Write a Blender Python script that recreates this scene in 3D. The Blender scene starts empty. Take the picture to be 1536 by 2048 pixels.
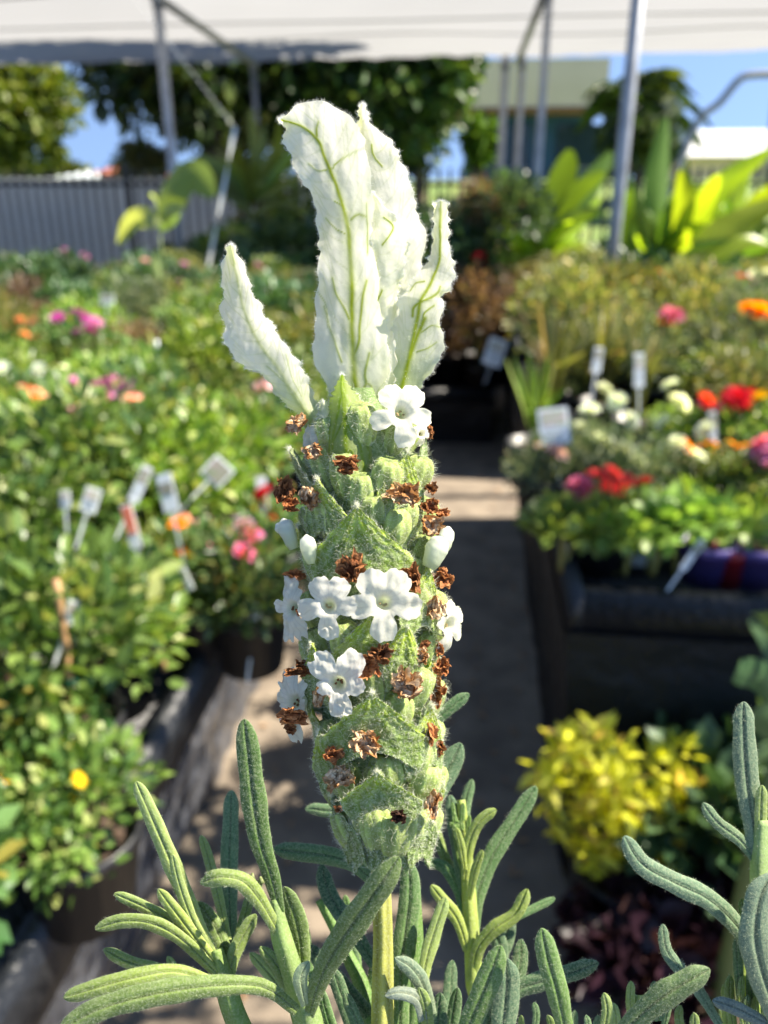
import bpy, math, random
import numpy as np
from math import radians as R, sin, cos, pi, tan
random.seed(4); RS = np.random.RandomState(7)

# ---------------------------------------------------------------- camera, world, sun
S = bpy.context.scene
S.render.engine = 'CYCLES'
TH, PS, F = R(21.8), R(6.4), 1600.0
FW = np.array([-sin(PS)*cos(TH), cos(PS)*cos(TH), -sin(TH)])
RT = np.array([cos(PS), sin(PS), 0.0]); UP = np.cross(RT, FW)
CAM = np.array([0, 0, 1.2])
cd = bpy.data.cameras.new('camera'); co = bpy.data.objects.new('camera', cd)
S.collection.objects.link(co); S.camera = co
co.location = CAM; co.rotation_euler = (pi/2-TH, 0, PS)
cd.sensor_fit = 'VERTICAL'; cd.sensor_height = 24; cd.lens = 24*F/2048
cd.clip_start = .004; cd.clip_end = 500
cd.dof.use_dof = True; cd.dof.focus_distance = .1005; cd.dof.aperture_fstop = 14.5
W = bpy.data.worlds.new('World'); S.world = W; W.use_nodes = True
SUN_EL, SUN_AZ = R(51), R(82)          # azimuth measured from +Y towards +X
nt = W.node_tree; sk = nt.nodes.new('ShaderNodeTexSky'); sk.sky_type = 'NISHITA'
sk.sun_disc = False; sk.sun_elevation = SUN_EL; sk.sun_rotation = SUN_AZ
sk.air_density = 1.0; sk.dust_density = 0; sk.ozone_density = 1.3; sk.altitude = 2500
tcw = nt.nodes.new('ShaderNodeTexCoord'); ad = nt.nodes.new('ShaderNodeVectorMath'); ad.inputs[1].default_value = (0, 0, .4)
nm = nt.nodes.new('ShaderNodeVectorMath'); nm.operation = 'NORMALIZE'      # the clear blue reaches right down to the roofs
nt.links.new(tcw.outputs['Generated'], ad.inputs[0]); nt.links.new(ad.outputs[0], nm.inputs[0]); nt.links.new(nm.outputs[0], sk.inputs[0])
bg = nt.nodes['Background']; nt.links.new(sk.outputs[0], bg.inputs[0]); bg.inputs[1].default_value = .12
sl = bpy.data.lights.new('sun', 'SUN'); sl.energy = 5.0; sl.angle = R(.5); sl.color = (1, .95, .86)
so = bpy.data.objects.new('sun', sl); S.collection.objects.link(so)
so.rotation_euler = (pi/2-SUN_EL, 0, pi-SUN_AZ)
S.view_settings.view_transform = 'Standard'; S.view_settings.look = 'None'
S.view_settings.exposure = 1.6; S.view_settings.use_white_balance = True; S.view_settings.white_balance_temperature = 7000; S.view_settings.white_balance_tint = 10; S.view_settings.gamma = 1
S.cycles.use_denoising = True
S.cycles.max_bounces = 8; S.cycles.diffuse_bounces = 4; S.cycles.glossy_bounces = 2
S.cycles.transmission_bounces = 4; S.cycles.transparent_max_bounces = 6
S.cycles.sample_clamp_indirect = 6; S.cycles.caustics_reflective = False; S.cycles.caustics_refractive = False

# ---------------------------------------------------------------- helpers
COL = S.collection
def ray(x, y): return FW + RT*(x-768)/F + UP*(1024-y)/F
def at_y(x, y, Y): D = ray(x, y); return CAM + D*Y/D[1]
def at_z(x, y, z): D = ray(x, y); return CAM + D*(z-1.2)/D[2]
D0 = .1
def near(P):
    """lavender drawing units (1 unit = 1/16 mm at 10 cm, x right, y down, z away) -> world"""
    P = np.atleast_2d(np.asarray(P, float)); dep = D0*(1+P[:, 2:3]/F)
    return CAM + dep*(FW + RT*(P[:, :1]-768)/F + UP*(1024-P[:, 1:2])/F)

def tag(o, label=None, cat=None, group=None, kind=None):
    if label: o['label'] = label
    if cat: o['category'] = cat
    if group: o['group'] = group
    if kind: o['kind'] = kind
    return o
def empty(name, loc, label=None, cat=None, group=None, rz=0, sc=1):
    o = bpy.data.objects.new(name, None); COL.objects.link(o)
    o.empty_display_size = .05; o.location = tuple(loc); o.rotation_euler = (0, 0, rz); o.scale = (sc,)*3
    return tag(o, label, cat, group)

class MB:
    def __init__(s): s.V = []; s.Q = []; s.T = []; s.qm = []; s.tm = []; s.C = []; s.n = 0
    def add(s, V, Q=None, T=None, m=0, c=(.5, .5, .5)):
        V = np.asarray(V, float).reshape(-1, 3); n = len(V)
        if Q is not None and len(Q): Q = np.asarray(Q, int).reshape(-1, 4); s.Q.append(Q+s.n); s.qm.append(np.full(len(Q), m))
        if T is not None and len(T): T = np.asarray(T, int).reshape(-1, 3); s.T.append(T+s.n); s.tm.append(np.full(len(T), m))
        c = np.asarray(c, float); s.C.append(np.broadcast_to(c, (n, 3)) if c.ndim == 1 else c)
        s.V.append(V); s.n += n; return s
    def arrays(s):
        V = np.concatenate(s.V); C = np.concatenate(s.C)
        Q = np.concatenate(s.Q) if s.Q else np.zeros((0, 4), int); T = np.concatenate(s.T) if s.T else np.zeros((0, 3), int)
        return V, Q, T, C
    def mesh(s, name, mats, xf=None, origin=(0, 0, 0), smooth=True):
        V, Q, T, C = s.arrays()
        if xf: V = xf(V)
        V = V - np.asarray(origin)
        me = bpy.data.meshes.new(name); me.vertices.add(len(V)); me.vertices.foreach_set('co', V.ravel())
        lv = np.concatenate([Q.ravel(), T.ravel()]); me.loops.add(len(lv)); me.loops.foreach_set('vertex_index', lv)
        ls = np.concatenate([np.arange(len(Q))*4, len(Q)*4+np.arange(len(T))*3])
        me.polygons.add(len(ls)); me.polygons.foreach_set('loop_start', ls)
        mi = np.concatenate([np.concatenate(s.qm) if s.qm else np.zeros(0, int), np.concatenate(s.tm) if s.tm else np.zeros(0, int)])
        me.polygons.foreach_set('material_index', mi.astype(np.int32)); me.update(calc_edges=True)
        me.polygons.foreach_set('use_smooth', np.full(len(ls), smooth))
        ca = me.color_attributes.new('Col', 'FLOAT_COLOR', 'POINT')
        ca.data.foreach_set('color', np.hstack([C, np.ones((len(C), 1))]).ravel())
        for m in (mats if isinstance(mats, (list, tuple)) else [mats]): me.materials.append(m)
        me.validate(); return me
    def build(s, name, mats, parent=None, **k):
        o = bpy.data.objects.new(name, s.mesh(name, mats, **k)); COL.objects.link(o)
        if parent: o.parent = parent
        return o
def link_copy(o, parent=None):
    c = o.copy(); COL.objects.link(c); c.parent = parent
    for ch in o.children: link_copy(ch, c)
    return c

def unit(v): v = np.asarray(v, float); return v/np.maximum(np.linalg.norm(v, axis=-1, keepdims=True), 1e-9)
def grid_q(a, b, wrap=False):
    i = np.arange(a-1)[:, None]; j = np.arange(b if wrap else b-1)[None]
    j2 = (j+1) % b; return np.stack([i*b+j, i*b+j2, (i+1)*b+j2, (i+1)*b+j], -1).reshape(-1, 4)
def box(mb, lo, hi, m=0, c=(.5,)*3):
    x0, y0, z0 = lo; x1, y1, z1 = hi
    mb.add([(x0, y0, z0), (x1, y0, z0), (x1, y1, z0), (x0, y1, z0), (x0, y0, z1), (x1, y0, z1), (x1, y1, z1), (x0, y1, z1)],
           [(3, 2, 1, 0), (4, 5, 6, 7), (0, 1, 5, 4), (1, 2, 6, 5), (2, 3, 7, 6), (3, 0, 4, 7)], m=m, c=c)
def tube(mb, pts, r, k=8, m=0, c=(.5,)*3, cap=True):
    pts = np.asarray(pts, float); n = len(pts); r = np.broadcast_to(np.asarray(r, float), (n,))
    T = unit(np.gradient(pts, axis=0)); ref = np.array([0, 0, 1.]) if abs(T[0][2]) < .9 else np.array([1., 0, 0])
    A = unit(np.cross(T, ref)); B = np.cross(T, A); a = np.linspace(0, 2*pi, k, endpoint=False)
    V = pts[:, None]+r[:, None, None]*(np.cos(a)[None, :, None]*A[:, None]+np.sin(a)[None, :, None]*B[:, None])
    V = V.reshape(-1, 3); Q = grid_q(n, k, True); Tt = []
    if cap:
        V = np.vstack([V, pts[0], pts[-1]])
        Tt = [(n*k, (j+1) % k, j) for j in range(k)]+[(n*k+1, (n-1)*k+j, (n-1)*k+(j+1) % k) for j in range(k)]
    cc = np.asarray(c, float)
    if cc.ndim == 2: cc = np.repeat(cc, k, 0); cc = np.vstack([cc, cc[:1], cc[-1:]]) if cap else cc
    mb.add(V, Q, Tt, m, cc)
def lathe(mb, prof, k=20, m=0, c=(.5,)*3, cen=(0, 0, 0)):
    a = np.linspace(0, 2*pi, k, endpoint=False)
    V = np.array([[(r*cos(t), r*sin(t), z) for t in a] for r, z in prof]).reshape(-1, 3)+cen
    mb.add(V, grid_q(len(prof), k, True), m=m, c=c)
def smooth_path(P, n):
    P = np.asarray(P, float); k = len(P)
    if k == 2: return P[0]+(P[1]-P[0])*np.linspace(0, 1, n)[:, None]
    E = np.vstack([2*P[0]-P[1], P, 2*P[-1]-P[-2]]); t = np.linspace(0, k-1-1e-6, n); i = t.astype(int); f = (t-i)[:, None]
    a, b, c, d = E[i], E[i+1], E[i+2], E[i+3]
    return .5*((2*b)+(c-a)*f+(2*a-5*b+4*c-d)*f**2+(3*b-a-3*c+d)*f**3)
def noise3(P, sc, seed=0, oct=5):
    r = np.random.RandomState(seed); o = np.zeros(len(P)); P = np.asarray(P)/sc
    for k in range(oct):
        w = r.normal(size=(4, 3))*(1+.75*k); ph = r.uniform(0, 6.28, 4)
        o += np.sin(P@w.T+ph).sum(1)/(1+.6*k)
    return o/6
def sample(V, Q, T, n, rs):
    tr = np.vstack([Q[:, [0, 1, 2]], Q[:, [0, 2, 3]], T]) if len(Q) else T
    a, b, c = V[tr[:, 0]], V[tr[:, 1]], V[tr[:, 2]]; nn = np.cross(b-a, c-a); ar = np.linalg.norm(nn, axis=1)
    i = rs.choice(len(tr), n, p=ar/ar.sum()); u, v = rs.rand(n), rs.rand(n); s = u+v > 1; u[s] = 1-u[s]; v[s] = 1-v[s]
    return a[i]+(b[i]-a[i])*u[:, None]+(c[i]-a[i])*v[:, None], unit(nn[i])
def hairs(mb, P, N, ln, wd, rs, m=1, c=(.8, .85, .75), bend=.5, up=(0, 0, 0)):
    """fine plant hairs: two-segment ribbons"""
    n = len(P); L = ln*(.5+rs.rand(n, 1)); d = unit(N+rs.normal(size=(n, 3))*bend+np.asarray(up))
    s = unit(np.cross(d, rs.normal(size=(n, 3))))*wd/2; k = rs.normal(size=(n, 3))*bend
    M = P+d*L*.5; E = M+unit(d+k)*L*.5
    V = np.stack([P-s, P+s, M+s*.8, M-s*.8, E], 1).reshape(-1, 3); b = np.arange(n)[:, None]*5
    mb.add(V, b+np.array([[0, 1, 2, 3]]), b+np.array([[3, 2, 4]]), m, c)
def sides(V, Q, T, N, axis_pts):  # make normals point away from an axis of points
    return N

# ---------------------------------------------------------------- materials
def mat(name): m = bpy.data.materials.new(name); m.use_nodes = True; return m, m.node_tree, m.node_tree.nodes['Principled BSDF']
def plain(name, col, rough=.6, metal=0, noise=0, nscale=20, bump=0, bscale=60, col2=None, spec=.5):
    m, t, p = mat(name); p.inputs['Roughness'].default_value = rough; p.inputs['Metallic'].default_value = metal
    p.inputs['Base Color'].default_value = (*col, 1); p.inputs['Specular IOR Level'].default_value = spec
    tc = t.nodes.new('ShaderNodeTexCoord')
    if col2 is not None:
        n = t.nodes.new('ShaderNodeTexNoise'); n.inputs['Scale'].default_value = nscale; n.inputs['Detail'].default_value = 6
        r = t.nodes.new('ShaderNodeMapRange'); r.inputs[1].default_value = .35; r.inputs[2].default_value = .65
        x = t.nodes.new('ShaderNodeMix'); x.data_type = 'RGBA'; x.inputs[6].default_value = (*col, 1); x.inputs[7].default_value = (*col2, 1)
        t.links.new(tc.outputs['Object'], n.inputs[0]); t.links.new(n.outputs[0], r.inputs[0]); t.links.new(r.outputs[0], x.inputs[0]); t.links.new(x.outputs[2], p.inputs['Base Color'])
    if bump:
        n = t.nodes.new('ShaderNodeTexNoise'); n.inputs['Scale'].default_value = bscale; n.inputs['Detail'].default_value = 5
        b = t.nodes.new('ShaderNodeBump'); b.inputs['Strength'].default_value = bump; b.inputs['Distance'].default_value = .6/bscale
        t.links.new(tc.outputs['Object'], n.inputs[0]); t.links.new(n.outputs[0], b.inputs['Height']); t.links.new(b.outputs[0], p.inputs['Normal'])
    return m
def tissue(name, trans=.4, rough=.6, bump=.4, bscale=2500, mottle=.0, mscale=1500, spec=.3, mcol=(.75, .8, .7), attr='Col', tint=(1, 1, 1), bdist=.0002, aniso=None):
    """living tissue: colour from the 'Col' attribute, light passes through"""
    m, t, p = mat(name); N, L = t.nodes, t.links
    a = N.new('ShaderNodeAttribute'); a.attribute_name = attr; col = a.outputs['Color']; tc = N.new('ShaderNodeTexCoord')
    if mottle:
        n = N.new('ShaderNodeTexNoise'); n.inputs['Scale'].default_value = mscale; n.inputs['Detail'].default_value = 4
        r = N.new('ShaderNodeMapRange'); r.inputs[1].default_value = .42; r.inputs[2].default_value = .68; r.inputs[4].default_value = mottle
        x = N.new('ShaderNodeMix'); x.data_type = 'RGBA'; x.inputs[7].default_value = (*mcol, 1)
        L.new(tc.outputs['Object'], n.inputs[0]); L.new(n.outputs[0], r.inputs[0]); L.new(r.outputs[0], x.inputs[0]); L.new(col, x.inputs[6]); col = x.outputs[2]
    L.new(col, p.inputs['Base Color']); p.inputs['Roughness'].default_value = rough; p.inputs['Specular IOR Level'].default_value = spec
    n = N.new('ShaderNodeTexNoise'); n.inputs['Scale'].default_value = bscale; n.inputs['Detail'].default_value = 5
    b = N.new('ShaderNodeBump'); b.inputs['Strength'].default_value = bump; b.inputs['Distance'].default_value = bdist
    L.new(tc.outputs['Object'], n.inputs[0]); L.new(n.outputs[0], b.inputs['Height']); L.new(b.outputs[0], p.inputs['Normal'])
    if trans:
        tr = N.new('ShaderNodeBsdfTranslucent'); mx = N.new('ShaderNodeMixShader'); mx.inputs[0].default_value = trans
        g = N.new('ShaderNodeMix'); g.data_type = 'RGBA'; g.blend_type = 'MULTIPLY'; g.inputs[0].default_value = 1; g.inputs[7].default_value = (*tint, 1)
        L.new(col, g.inputs[6]); L.new(g.outputs[2], tr.inputs[0]); L.new(b.outputs[0], tr.inputs['Normal'])
        L.new(p.outputs[0], mx.inputs[1]); L.new(tr.outputs[0], mx.inputs[2]); L.new(mx.outputs[0], N['Material Output'].inputs[0])
    return m
def leafmat(name, c1, c2, trans=.35, rough=.38, spec=.5, c3=None):
    """background foliage: every leaf has its own shade between the given colours"""
    m, t, p = mat(name); N, L = t.nodes, t.links
    g = N.new('ShaderNodeNewGeometry'); o = N.new('ShaderNodeObjectInfo')
    r = N.new('ShaderNodeValToRGB'); r.color_ramp.elements[0].color = (*c1, 1); r.color_ramp.elements[1].color = (*c2, 1)
    r.color_ramp.elements[0].position = .1; r.color_ramp.elements[1].position = .8
    if c3 is not None: e = r.color_ramp.elements.new(.93); e.color = (*c3, 1)
    L.new(g.outputs['Random Per Island'], r.inputs[0])
    h = N.new('ShaderNodeHueSaturation'); mr = N.new('ShaderNodeMapRange'); mr.inputs[3].default_value = .7; mr.inputs[4].default_value = 1.25
    mh = N.new('ShaderNodeMapRange'); mh.inputs[3].default_value = .485; mh.inputs[4].default_value = .515
    L.new(o.outputs['Random'], mr.inputs[0]); L.new(mr.outputs[0], h.inputs['Value']); L.new(o.outputs['Random'], mh.inputs[0]); L.new(mh.outputs[0], h.inputs['Hue'])
    L.new(r.outputs[0], h.inputs['Color']); L.new(h.outputs[0], p.inputs['Base Color'])
    p.inputs['Roughness'].default_value = rough; p.inputs['Specular IOR Level'].default_value = spec
    tr = N.new('ShaderNodeBsdfTranslucent'); mx = N.new('ShaderNodeMixShader'); mx.inputs[0].default_value = trans
    gm = N.new('ShaderNodeMix'); gm.data_type = 'RGBA'; gm.blend_type = 'MULTIPLY'; gm.inputs[0].default_value = 1; gm.inputs[7].default_value = (1.6, 1.5, .7, 1)
    L.new(h.outputs[0], gm.inputs[6]); L.new(gm.outputs[2], tr.inputs[0])
    L.new(p.outputs[0], mx.inputs[1]); L.new(tr.outputs[0], mx.inputs[2]); L.new(mx.outputs[0], N['Material Output'].inputs[0])
    return m

M = {}
M['ground'] = plain('earth', (.12, .085, .055), .95, col2=(.07, .055, .04), nscale=3, bump=.5, bscale=40)
M['path'] = plain('path_concrete', (.24, .195, .145), .9, col2=(.14, .112, .085), nscale=9, bump=.5, bscale=160)
M['black'] = plain('black_plastic', (.012, .014, .017), .42, bump=.5, bscale=60)
M['film'] = plain('black_film', (.05, .055, .068), .25, col2=(.11, .115, .13), nscale=14, bump=.9, bscale=26, spec=.7)
M['darkfilm'] = plain('matt_black_film', (.010, .012, .015), .5, bump=.5, bscale=26, spec=.25)
M['pot'] = plain('pot_plastic', (.012, .012, .013), .4)
M['terra'] = plain('terracotta', (.42, .17, .08), .8, col2=(.33, .13, .07), nscale=30)
M['purple'] = plain('purple_plastic', (.06, .045, .18), .45)
M['redpot'] = plain('red_plastic', (.22, .012, .02), .4)
M['soil'] = plain('potting_mix', (.075, .045, .03), .95, col2=(.03, .02, .014), nscale=90, bump=1, bscale=120)
M['steel'] = plain('galvanised_steel', (.36, .37, .38), .42, metal=.4, col2=(.26, .27, .28), nscale=25)
M['white'] = plain('white_plastic', (.72, .76, .76), .3)
M['tagprint'] = plain('tag_print', (.8, .12, .04), .4, col2=(.75, .3, .2), nscale=40)
M['tagphoto'] = plain('tag_photo', (.36, .28, .27), .35, col2=(.2, .26, .14), nscale=60)
M['redtag'] = plain('red_tag', (.75, .03, .06), .4)
M['bamboo'] = plain('bamboo', (.46, .27, .12), .6, col2=(.36, .2, .09), nscale=40)
M['tie'] = plain('green_tie', (.01, .13, .08), .5)
M['stem'] = plain('green_stem', (.13, .18, .05), .6)
M['bark'] = plain('bark', (.14, .09, .06), .9, col2=(.07, .05, .035), nscale=12, bump=.7, bscale=30)
M['fence'] = plain('fence_paint', (.022, .026, .026), .45)
M['sheet'] = plain('grey_sheet', (.80, .86, .84), .55, col2=(.72, .78, .77), nscale=2)
M['cream'] = plain('cream_paint', (.88, .68, .46), .6, col2=(.82, .63, .42), nscale=2)
M['brown'] = plain('brown_trim', (.25, .12, .05), .7)
M['blue'] = plain('blue_wall', (.03, .11, .22), .5, col2=(.02, .08, .16), nscale=1)
M['brick'] = plain('orange_brick', (.45, .13, .06), .8, col2=(.38, .12, .06), nscale=4)
M['whiteroof'] = plain('white_roof', (.6, .6, .58), .5)
M['glass'] = plain('dark_window', (.03, .05, .07), .1)
M['lawn'] = plain('grass_blades', (.11, .19, .04), .8, col2=(.2, .25, .06), nscale=3)
def clothmat(name, col, tr):
    m, t, p = mat(name); N, L = t.nodes, t.links
    p.inputs['Base Color'].default_value = (*col, 1); p.inputs['Roughness'].default_value = .8
    n = N.new('ShaderNodeTexNoise'); n.inputs['Scale'].default_value = 1.3; n.inputs['Detail'].default_value = 4; tc = N.new('ShaderNodeTexCoord')
    b = N.new('ShaderNodeBump'); b.inputs['Strength'].default_value = .3; b.inputs['Distance'].default_value = .05
    L.new(tc.outputs['Object'], n.inputs[0]); L.new(n.outputs[0], b.inputs['Height']); L.new(b.outputs[0], p.inputs['Normal'])
    x = N.new('ShaderNodeBsdfTranslucent'); x.inputs[0].default_value = (*col, 1); mx = N.new('ShaderNodeMixShader'); mx.inputs[0].default_value = tr
    L.new(p.outputs[0], mx.inputs[1]); L.new(x.outputs[0], mx.inputs[2]); L.new(mx.outputs[0], N['Material Output'].inputs[0]); return m
M['canopy'] = clothmat('white_shade_cloth', (.45, .455, .46), .45)
M['seam'] = clothmat('canopy_hem', (.42, .42, .41), .35)
M['darkcloth'] = clothmat('dark_shade_cloth', (.035, .05, .08), .15)
M['bract'] = tissue('bract_tissue', .68, .5, .15, 1300, 0, bdist=.0004, tint=(1, 1, .82))
M['petal'] = tissue('corolla_tissue', .55, .45, .25, 1200, 0, bdist=.0003, tint=(1, 1, 1), spec=.35)
M['calyx'] = tissue('calyx_felt', .3, .8, .5, 2600, .28, 3200, bdist=.0002, mcol=(.62, .66, .38))
M['fbract'] = tissue('green_bract', .4, .5, .9, 1900, .4, 1800, bdist=.0004, mcol=(.6, .66, .38))
M['lleaf'] = tissue('lavender_leaf', .38, .55, .45, 2600, .3, 3200, bdist=.0002, mcol=(.58, .62, .38))
M['wool'] = tissue('white_wool', .35, .6, 0, spec=.4)
M['dry'] = tissue('withered_corolla', .3, .7, .8, 3000, 0, bdist=.0003)
M['fresh'] = leafmat('fresh_leaf', (.07, .15, .02), (.26, .38, .06), c3=(.48, .5, .2))
M['mid'] = leafmat('mid_leaf', (.05, .11, .025), (.18, .28, .06), c3=(.36, .4, .14))
M['rose'] = leafmat('rose_leaf', (.045, .11, .03), (.17, .28, .09), c3=(.3, .25, .06))
M['olive'] = leafmat('olive_leaf', (.09, .12, .03), (.27, .29, .09), c3=(.42, .32, .14))
M['greyg'] = leafmat('grey_green_leaf', (.06, .11, .06), (.19, .26, .15), c3=(.4, .42, .3))
M['burg'] = leafmat('burgundy_leaf', (.09, .02, .03), (.2, .04, .07), c3=(.12, .12, .05))
M['dusky'] = leafmat('dusky_leaf', (.13, .09, .06), (.26, .16, .11), c3=(.16, .14, .06))
M['lime'] = leafmat('lime_leaf', (.24, .38, .02), (.42, .55, .04), trans=.55)
M['yellow'] = leafmat('yellow_leaf', (.52, .54, .04), (.78, .79, .16), trans=.5, rough=.6, spec=.25, c3=(.6, .45, .15))
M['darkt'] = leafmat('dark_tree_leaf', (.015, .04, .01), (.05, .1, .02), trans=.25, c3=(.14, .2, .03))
M['tree'] = leafmat('tree_leaf', (.05, .09, .015), (.14, .18, .025), c3=(.24, .26, .04))
M['pale'] = leafmat('pale_leaf', (.3, .4, .12), (.42, .5, .2), trans=.5)
M['seedl'] = leafmat('seedling_leaf', (.16, .28, .05), (.3, .42, .1), trans=.4)
M['deep'] = leafmat('deep_leaf', (.035, .085, .035), (.09, .17, .07), trans=.3)
for n, c in dict(fpink=(.85, .22, .42), fpale=(.85, .55, .62), fmag=(.55, .08, .5), flil=(.6, .22, .55), fred=(.75, .02, .03), fcoral=(.85, .09, .09), fwhite=(.80, .86, .84), forange=(.9, .28, .01), fyel=(.9, .6, .02), fsal=(.85, .4, .28)).items():
    M[n] = leafmat('petals_'+n[1:], tuple(v*.8 for v in c), c, trans=.4, rough=.6, spec=.2)

# ================================================================ the setting
def struct(name, mb, m, **k): return tag(mb.build(name, m, **k), kind='structure')
mb = MB(); n = 60; xs = np.linspace(-70, 70, n); yv = np.r_[np.linspace(-3, 12, 20), np.linspace(13, 110, 40)]
V = np.array([(x, y, 0) for y in yv for x in xs]); V[:, 2] = 1.45*np.clip((V[:, 1]-11.5)/8, 0, 1)*(1+.0*V[:, 0])
mb.add(V, grid_q(n, n), m=0); struct('ground', mb, M['ground'])
mb = MB(); V = np.array([(x, y, 1.45*np.clip((y-11.5)/8, 0, 1)+.006) for y in np.r_[10.9, 11.5, 13, 15, 17, 19.5, 60] for x in (-60, -20, -5, 0, 5, 20, 60)])
mb.add(V, grid_q(7, 7)); q = MB()
struct('lawn', mb, M['lawn'])
mb = MB(); xs = np.linspace(-.75, .5, 30); ys = np.linspace(-1, 4.6, 130); V = np.array([(x, y, .004) for y in ys for x in xs]); V[:, 2] += .002*noise3(V, .2, 1)+.002
mb.add(V, grid_q(130, 30)); struct('path', mb, M['path'])
# leaf litter on the path is too many to count
mb = MB(); rs0 = np.random.RandomState(3)
for i in range(260):
    p = np.array([rs0.choice([rs0.uniform(-.5, -.3), rs0.uniform(.0, .2), rs0.uniform(-.5, .2)]), rs0.uniform(.8, 3.7), .013]); a = rs0.uniform(0, 6.28); l = rs0.uniform(.004, .016)
    d = np.array([cos(a), sin(a), 0])*l; e = np.array([-sin(a), cos(a), 0])*l*.4
    mb.add([p-d, p+e, p+d+[0, 0, .004], p-e], [(0, 1, 2, 3)], c=(.3, .2, .1))
tag(mb.build('leaf_litter', plain('litter', (.42, .28, .15), .9, col2=(.2, .09, .05), nscale=60)), kind='stuff')

def film(P0, P1, Q0, Q1, nu, nv, amp, seed, folds=18):
    """hanging plastic film between a top edge P0-P1 and a bottom edge Q0-Q1"""
    u = np.linspace(0, 1, nu)[:, None, None]; v = np.linspace(0, 1, nv)[None, :, None]
    P0, P1, Q0, Q1 = map(np.asarray, (P0, P1, Q0, Q1)); V = (P0+(P1-P0)*u)*(1-v)+(Q0+(Q1-Q0)*u)*v
    nrm = unit(np.cross(P1-P0, Q0-P0)); V = V.reshape(-1, 3); uu = np.repeat(u.ravel(), nv); vv = np.tile(v.ravel(), nu)
    d = (noise3(np.stack([uu*folds, vv*1.6, 0*uu], 1), .6, seed)+.6*noise3(np.stack([uu*folds*.4, vv*6, 0*uu], 1), .6, seed+1))*amp*np.clip(vv*6, 0.1, 1)
    V = V+nrm*d[:, None]; Q = grid_q(nu, nv); B = V-nrm*.002
    mb = MB(); mb.add(V, Q); mb.add(B, Q[:, ::-1]); return mb
def bench(label, x0, x1, y0, y1, z, skirts, fm=M['darkfilm']):
    e = empty('plant_bench', (x0, y0, 0), label, 'plant bench'); o = (x0, y0, 0)
    mb = MB(); box(mb, (x0, y0, z-.04), (x1, y1, z-.012)); mb.build('bench_top', M['black'], e, origin=o)
    mb = MB(); t = .022
    for a, b in (((x0-t, y0-t), (x0, y1+t)), ((x1, y0-t), (x1+t, y1+t)), ((x0, y0-t), (x1, y0)), ((x0, y1), (x1, y1+t))): box(mb, (*a, z-.075), (*b, z+.012))
    mb.build('edge_rail', M['black'], e, origin=o)
    for lx in np.linspace(x0+.08, x1-.08, 3):
        for ly in np.linspace(y0+.08, y1-.08, 3 if y1-y0 > 2 else 2): mb = MB(); box(mb, (lx-.025, ly-.025, .002), (lx+.025, ly+.025, z-.04)); mb.build('leg', M['black'], e, origin=o)
    for s in skirts: s.build('side_film', fm, e, origin=o)
    return e
ZL, ZR = .55, .6
bench('long black bench crowded with green plants on the left of the aisle', -3.6, -.40, .2, 4.55, ZL, [film((-.423, .18, ZL-.06), (-.423, 4.6, ZL-.06), (-.53, .18, .01), (-.53, 4.6, .01), 300, 26, .018, 5, 40)], M['film'])
bench('black film clad bench holding the red and white flowers right of the aisle', .19, 2.4, 1.18, 2.95, ZR,
      [film((.163, 1.16, ZR-.06), (.163, 2.97, ZR-.06), (.205, 1.16, .01), (.205, 2.97, .01), 120, 22, .012, 9, 16),
       film((2.4, 1.15, ZR-.06), (.165, 1.15, ZR-.06), (2.4, 1.17, .2), (.2, 1.17, .2), 120, 22, .010, 12, 3)])
bench('black bench under the marigolds and burgundy foliage further down on the right', .19, 3.2, 3.5, 5.3, ZR, [film((.163, 3.46, ZR-.06), (.163, 5.3, ZR-.06), (.2, 3.46, .01), (.2, 5.3, .01), 60, 12, .012, 19, 16), film((3.2, 3.46, ZR-.06), (.165, 3.46, ZR-.06), (3.2, 3.48, .03), (.2, 3.48, .03), 80, 14, .012, 22, 8)])
bench('low black table closing the far end of the aisle', -.85, .10, 3.95, 4.75, .28, [film((.1, 3.92, .22), (-.85, 3.92, .22), (.1, 3.94, .01), (-.85, 3.94, .01), 60, 8, .01, 29, 8)])
bench('long black bench behind the first one in front of the picket fence', -5.2, -.9, 5.2, 8.2, .27, [])
# black trays and crates on the near right bench front lower shelf
e = empty('lower_shelf', (.2, .98, 0), 'dark low shelf against the front of the bench right of the aisle', 'shelf')
mb = MB(); box(mb, (.26, 1.0, .30), (1.6, 1.135, .325)); mb.build('shelf_board', M['black'], e, origin=(.2, .98, 0))
for x in (.3, .95, 1.55): mb = MB(); box(mb, (x, 1.02, .002), (x+.03, 1.05, .299)); mb.build('leg', M['black'], e, origin=(.2, .98, 0))

# ---- canopy on steel poles
CZ = 2.43
mb = MB(); nx, ny = 120, 40; X = np.linspace(-9, 7, nx); Y = np.linspace(5.2, 8.75, ny)
V = np.array([(x, y, CZ+.02*sin(x*2.1)*sin((y-5.2)*1.7)) for y in Y for x in X]); V[:, 2] += .012*noise3(V, .5, 4); V[-nx:, 2] -= .03+.02*noise3(V[-nx:]*[1, 0, 0], .12, 3)
Q = grid_q(ny, nx); mb.add(V, Q)
can = empty('shade_canopy', (-2, 5.2, CZ), 'flat white shade cloth roof stretched over the back of the nursery', 'canopy'); mb.build('cloth', M['canopy'], can, origin=(-2, 5.2, CZ))
for y in (5.9, 6.95, 7.6):
    mb = MB(); V = np.array([(x, y+dy, CZ-.02+.02*sin(x*2.1)*sin((y-5.2)*1.7)) for dy in (0, .06) for x in X]); mb.add(V, grid_q(2, nx)); mb.build('seam', M['seam'], can, origin=(-2, 5.2, CZ))
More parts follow.
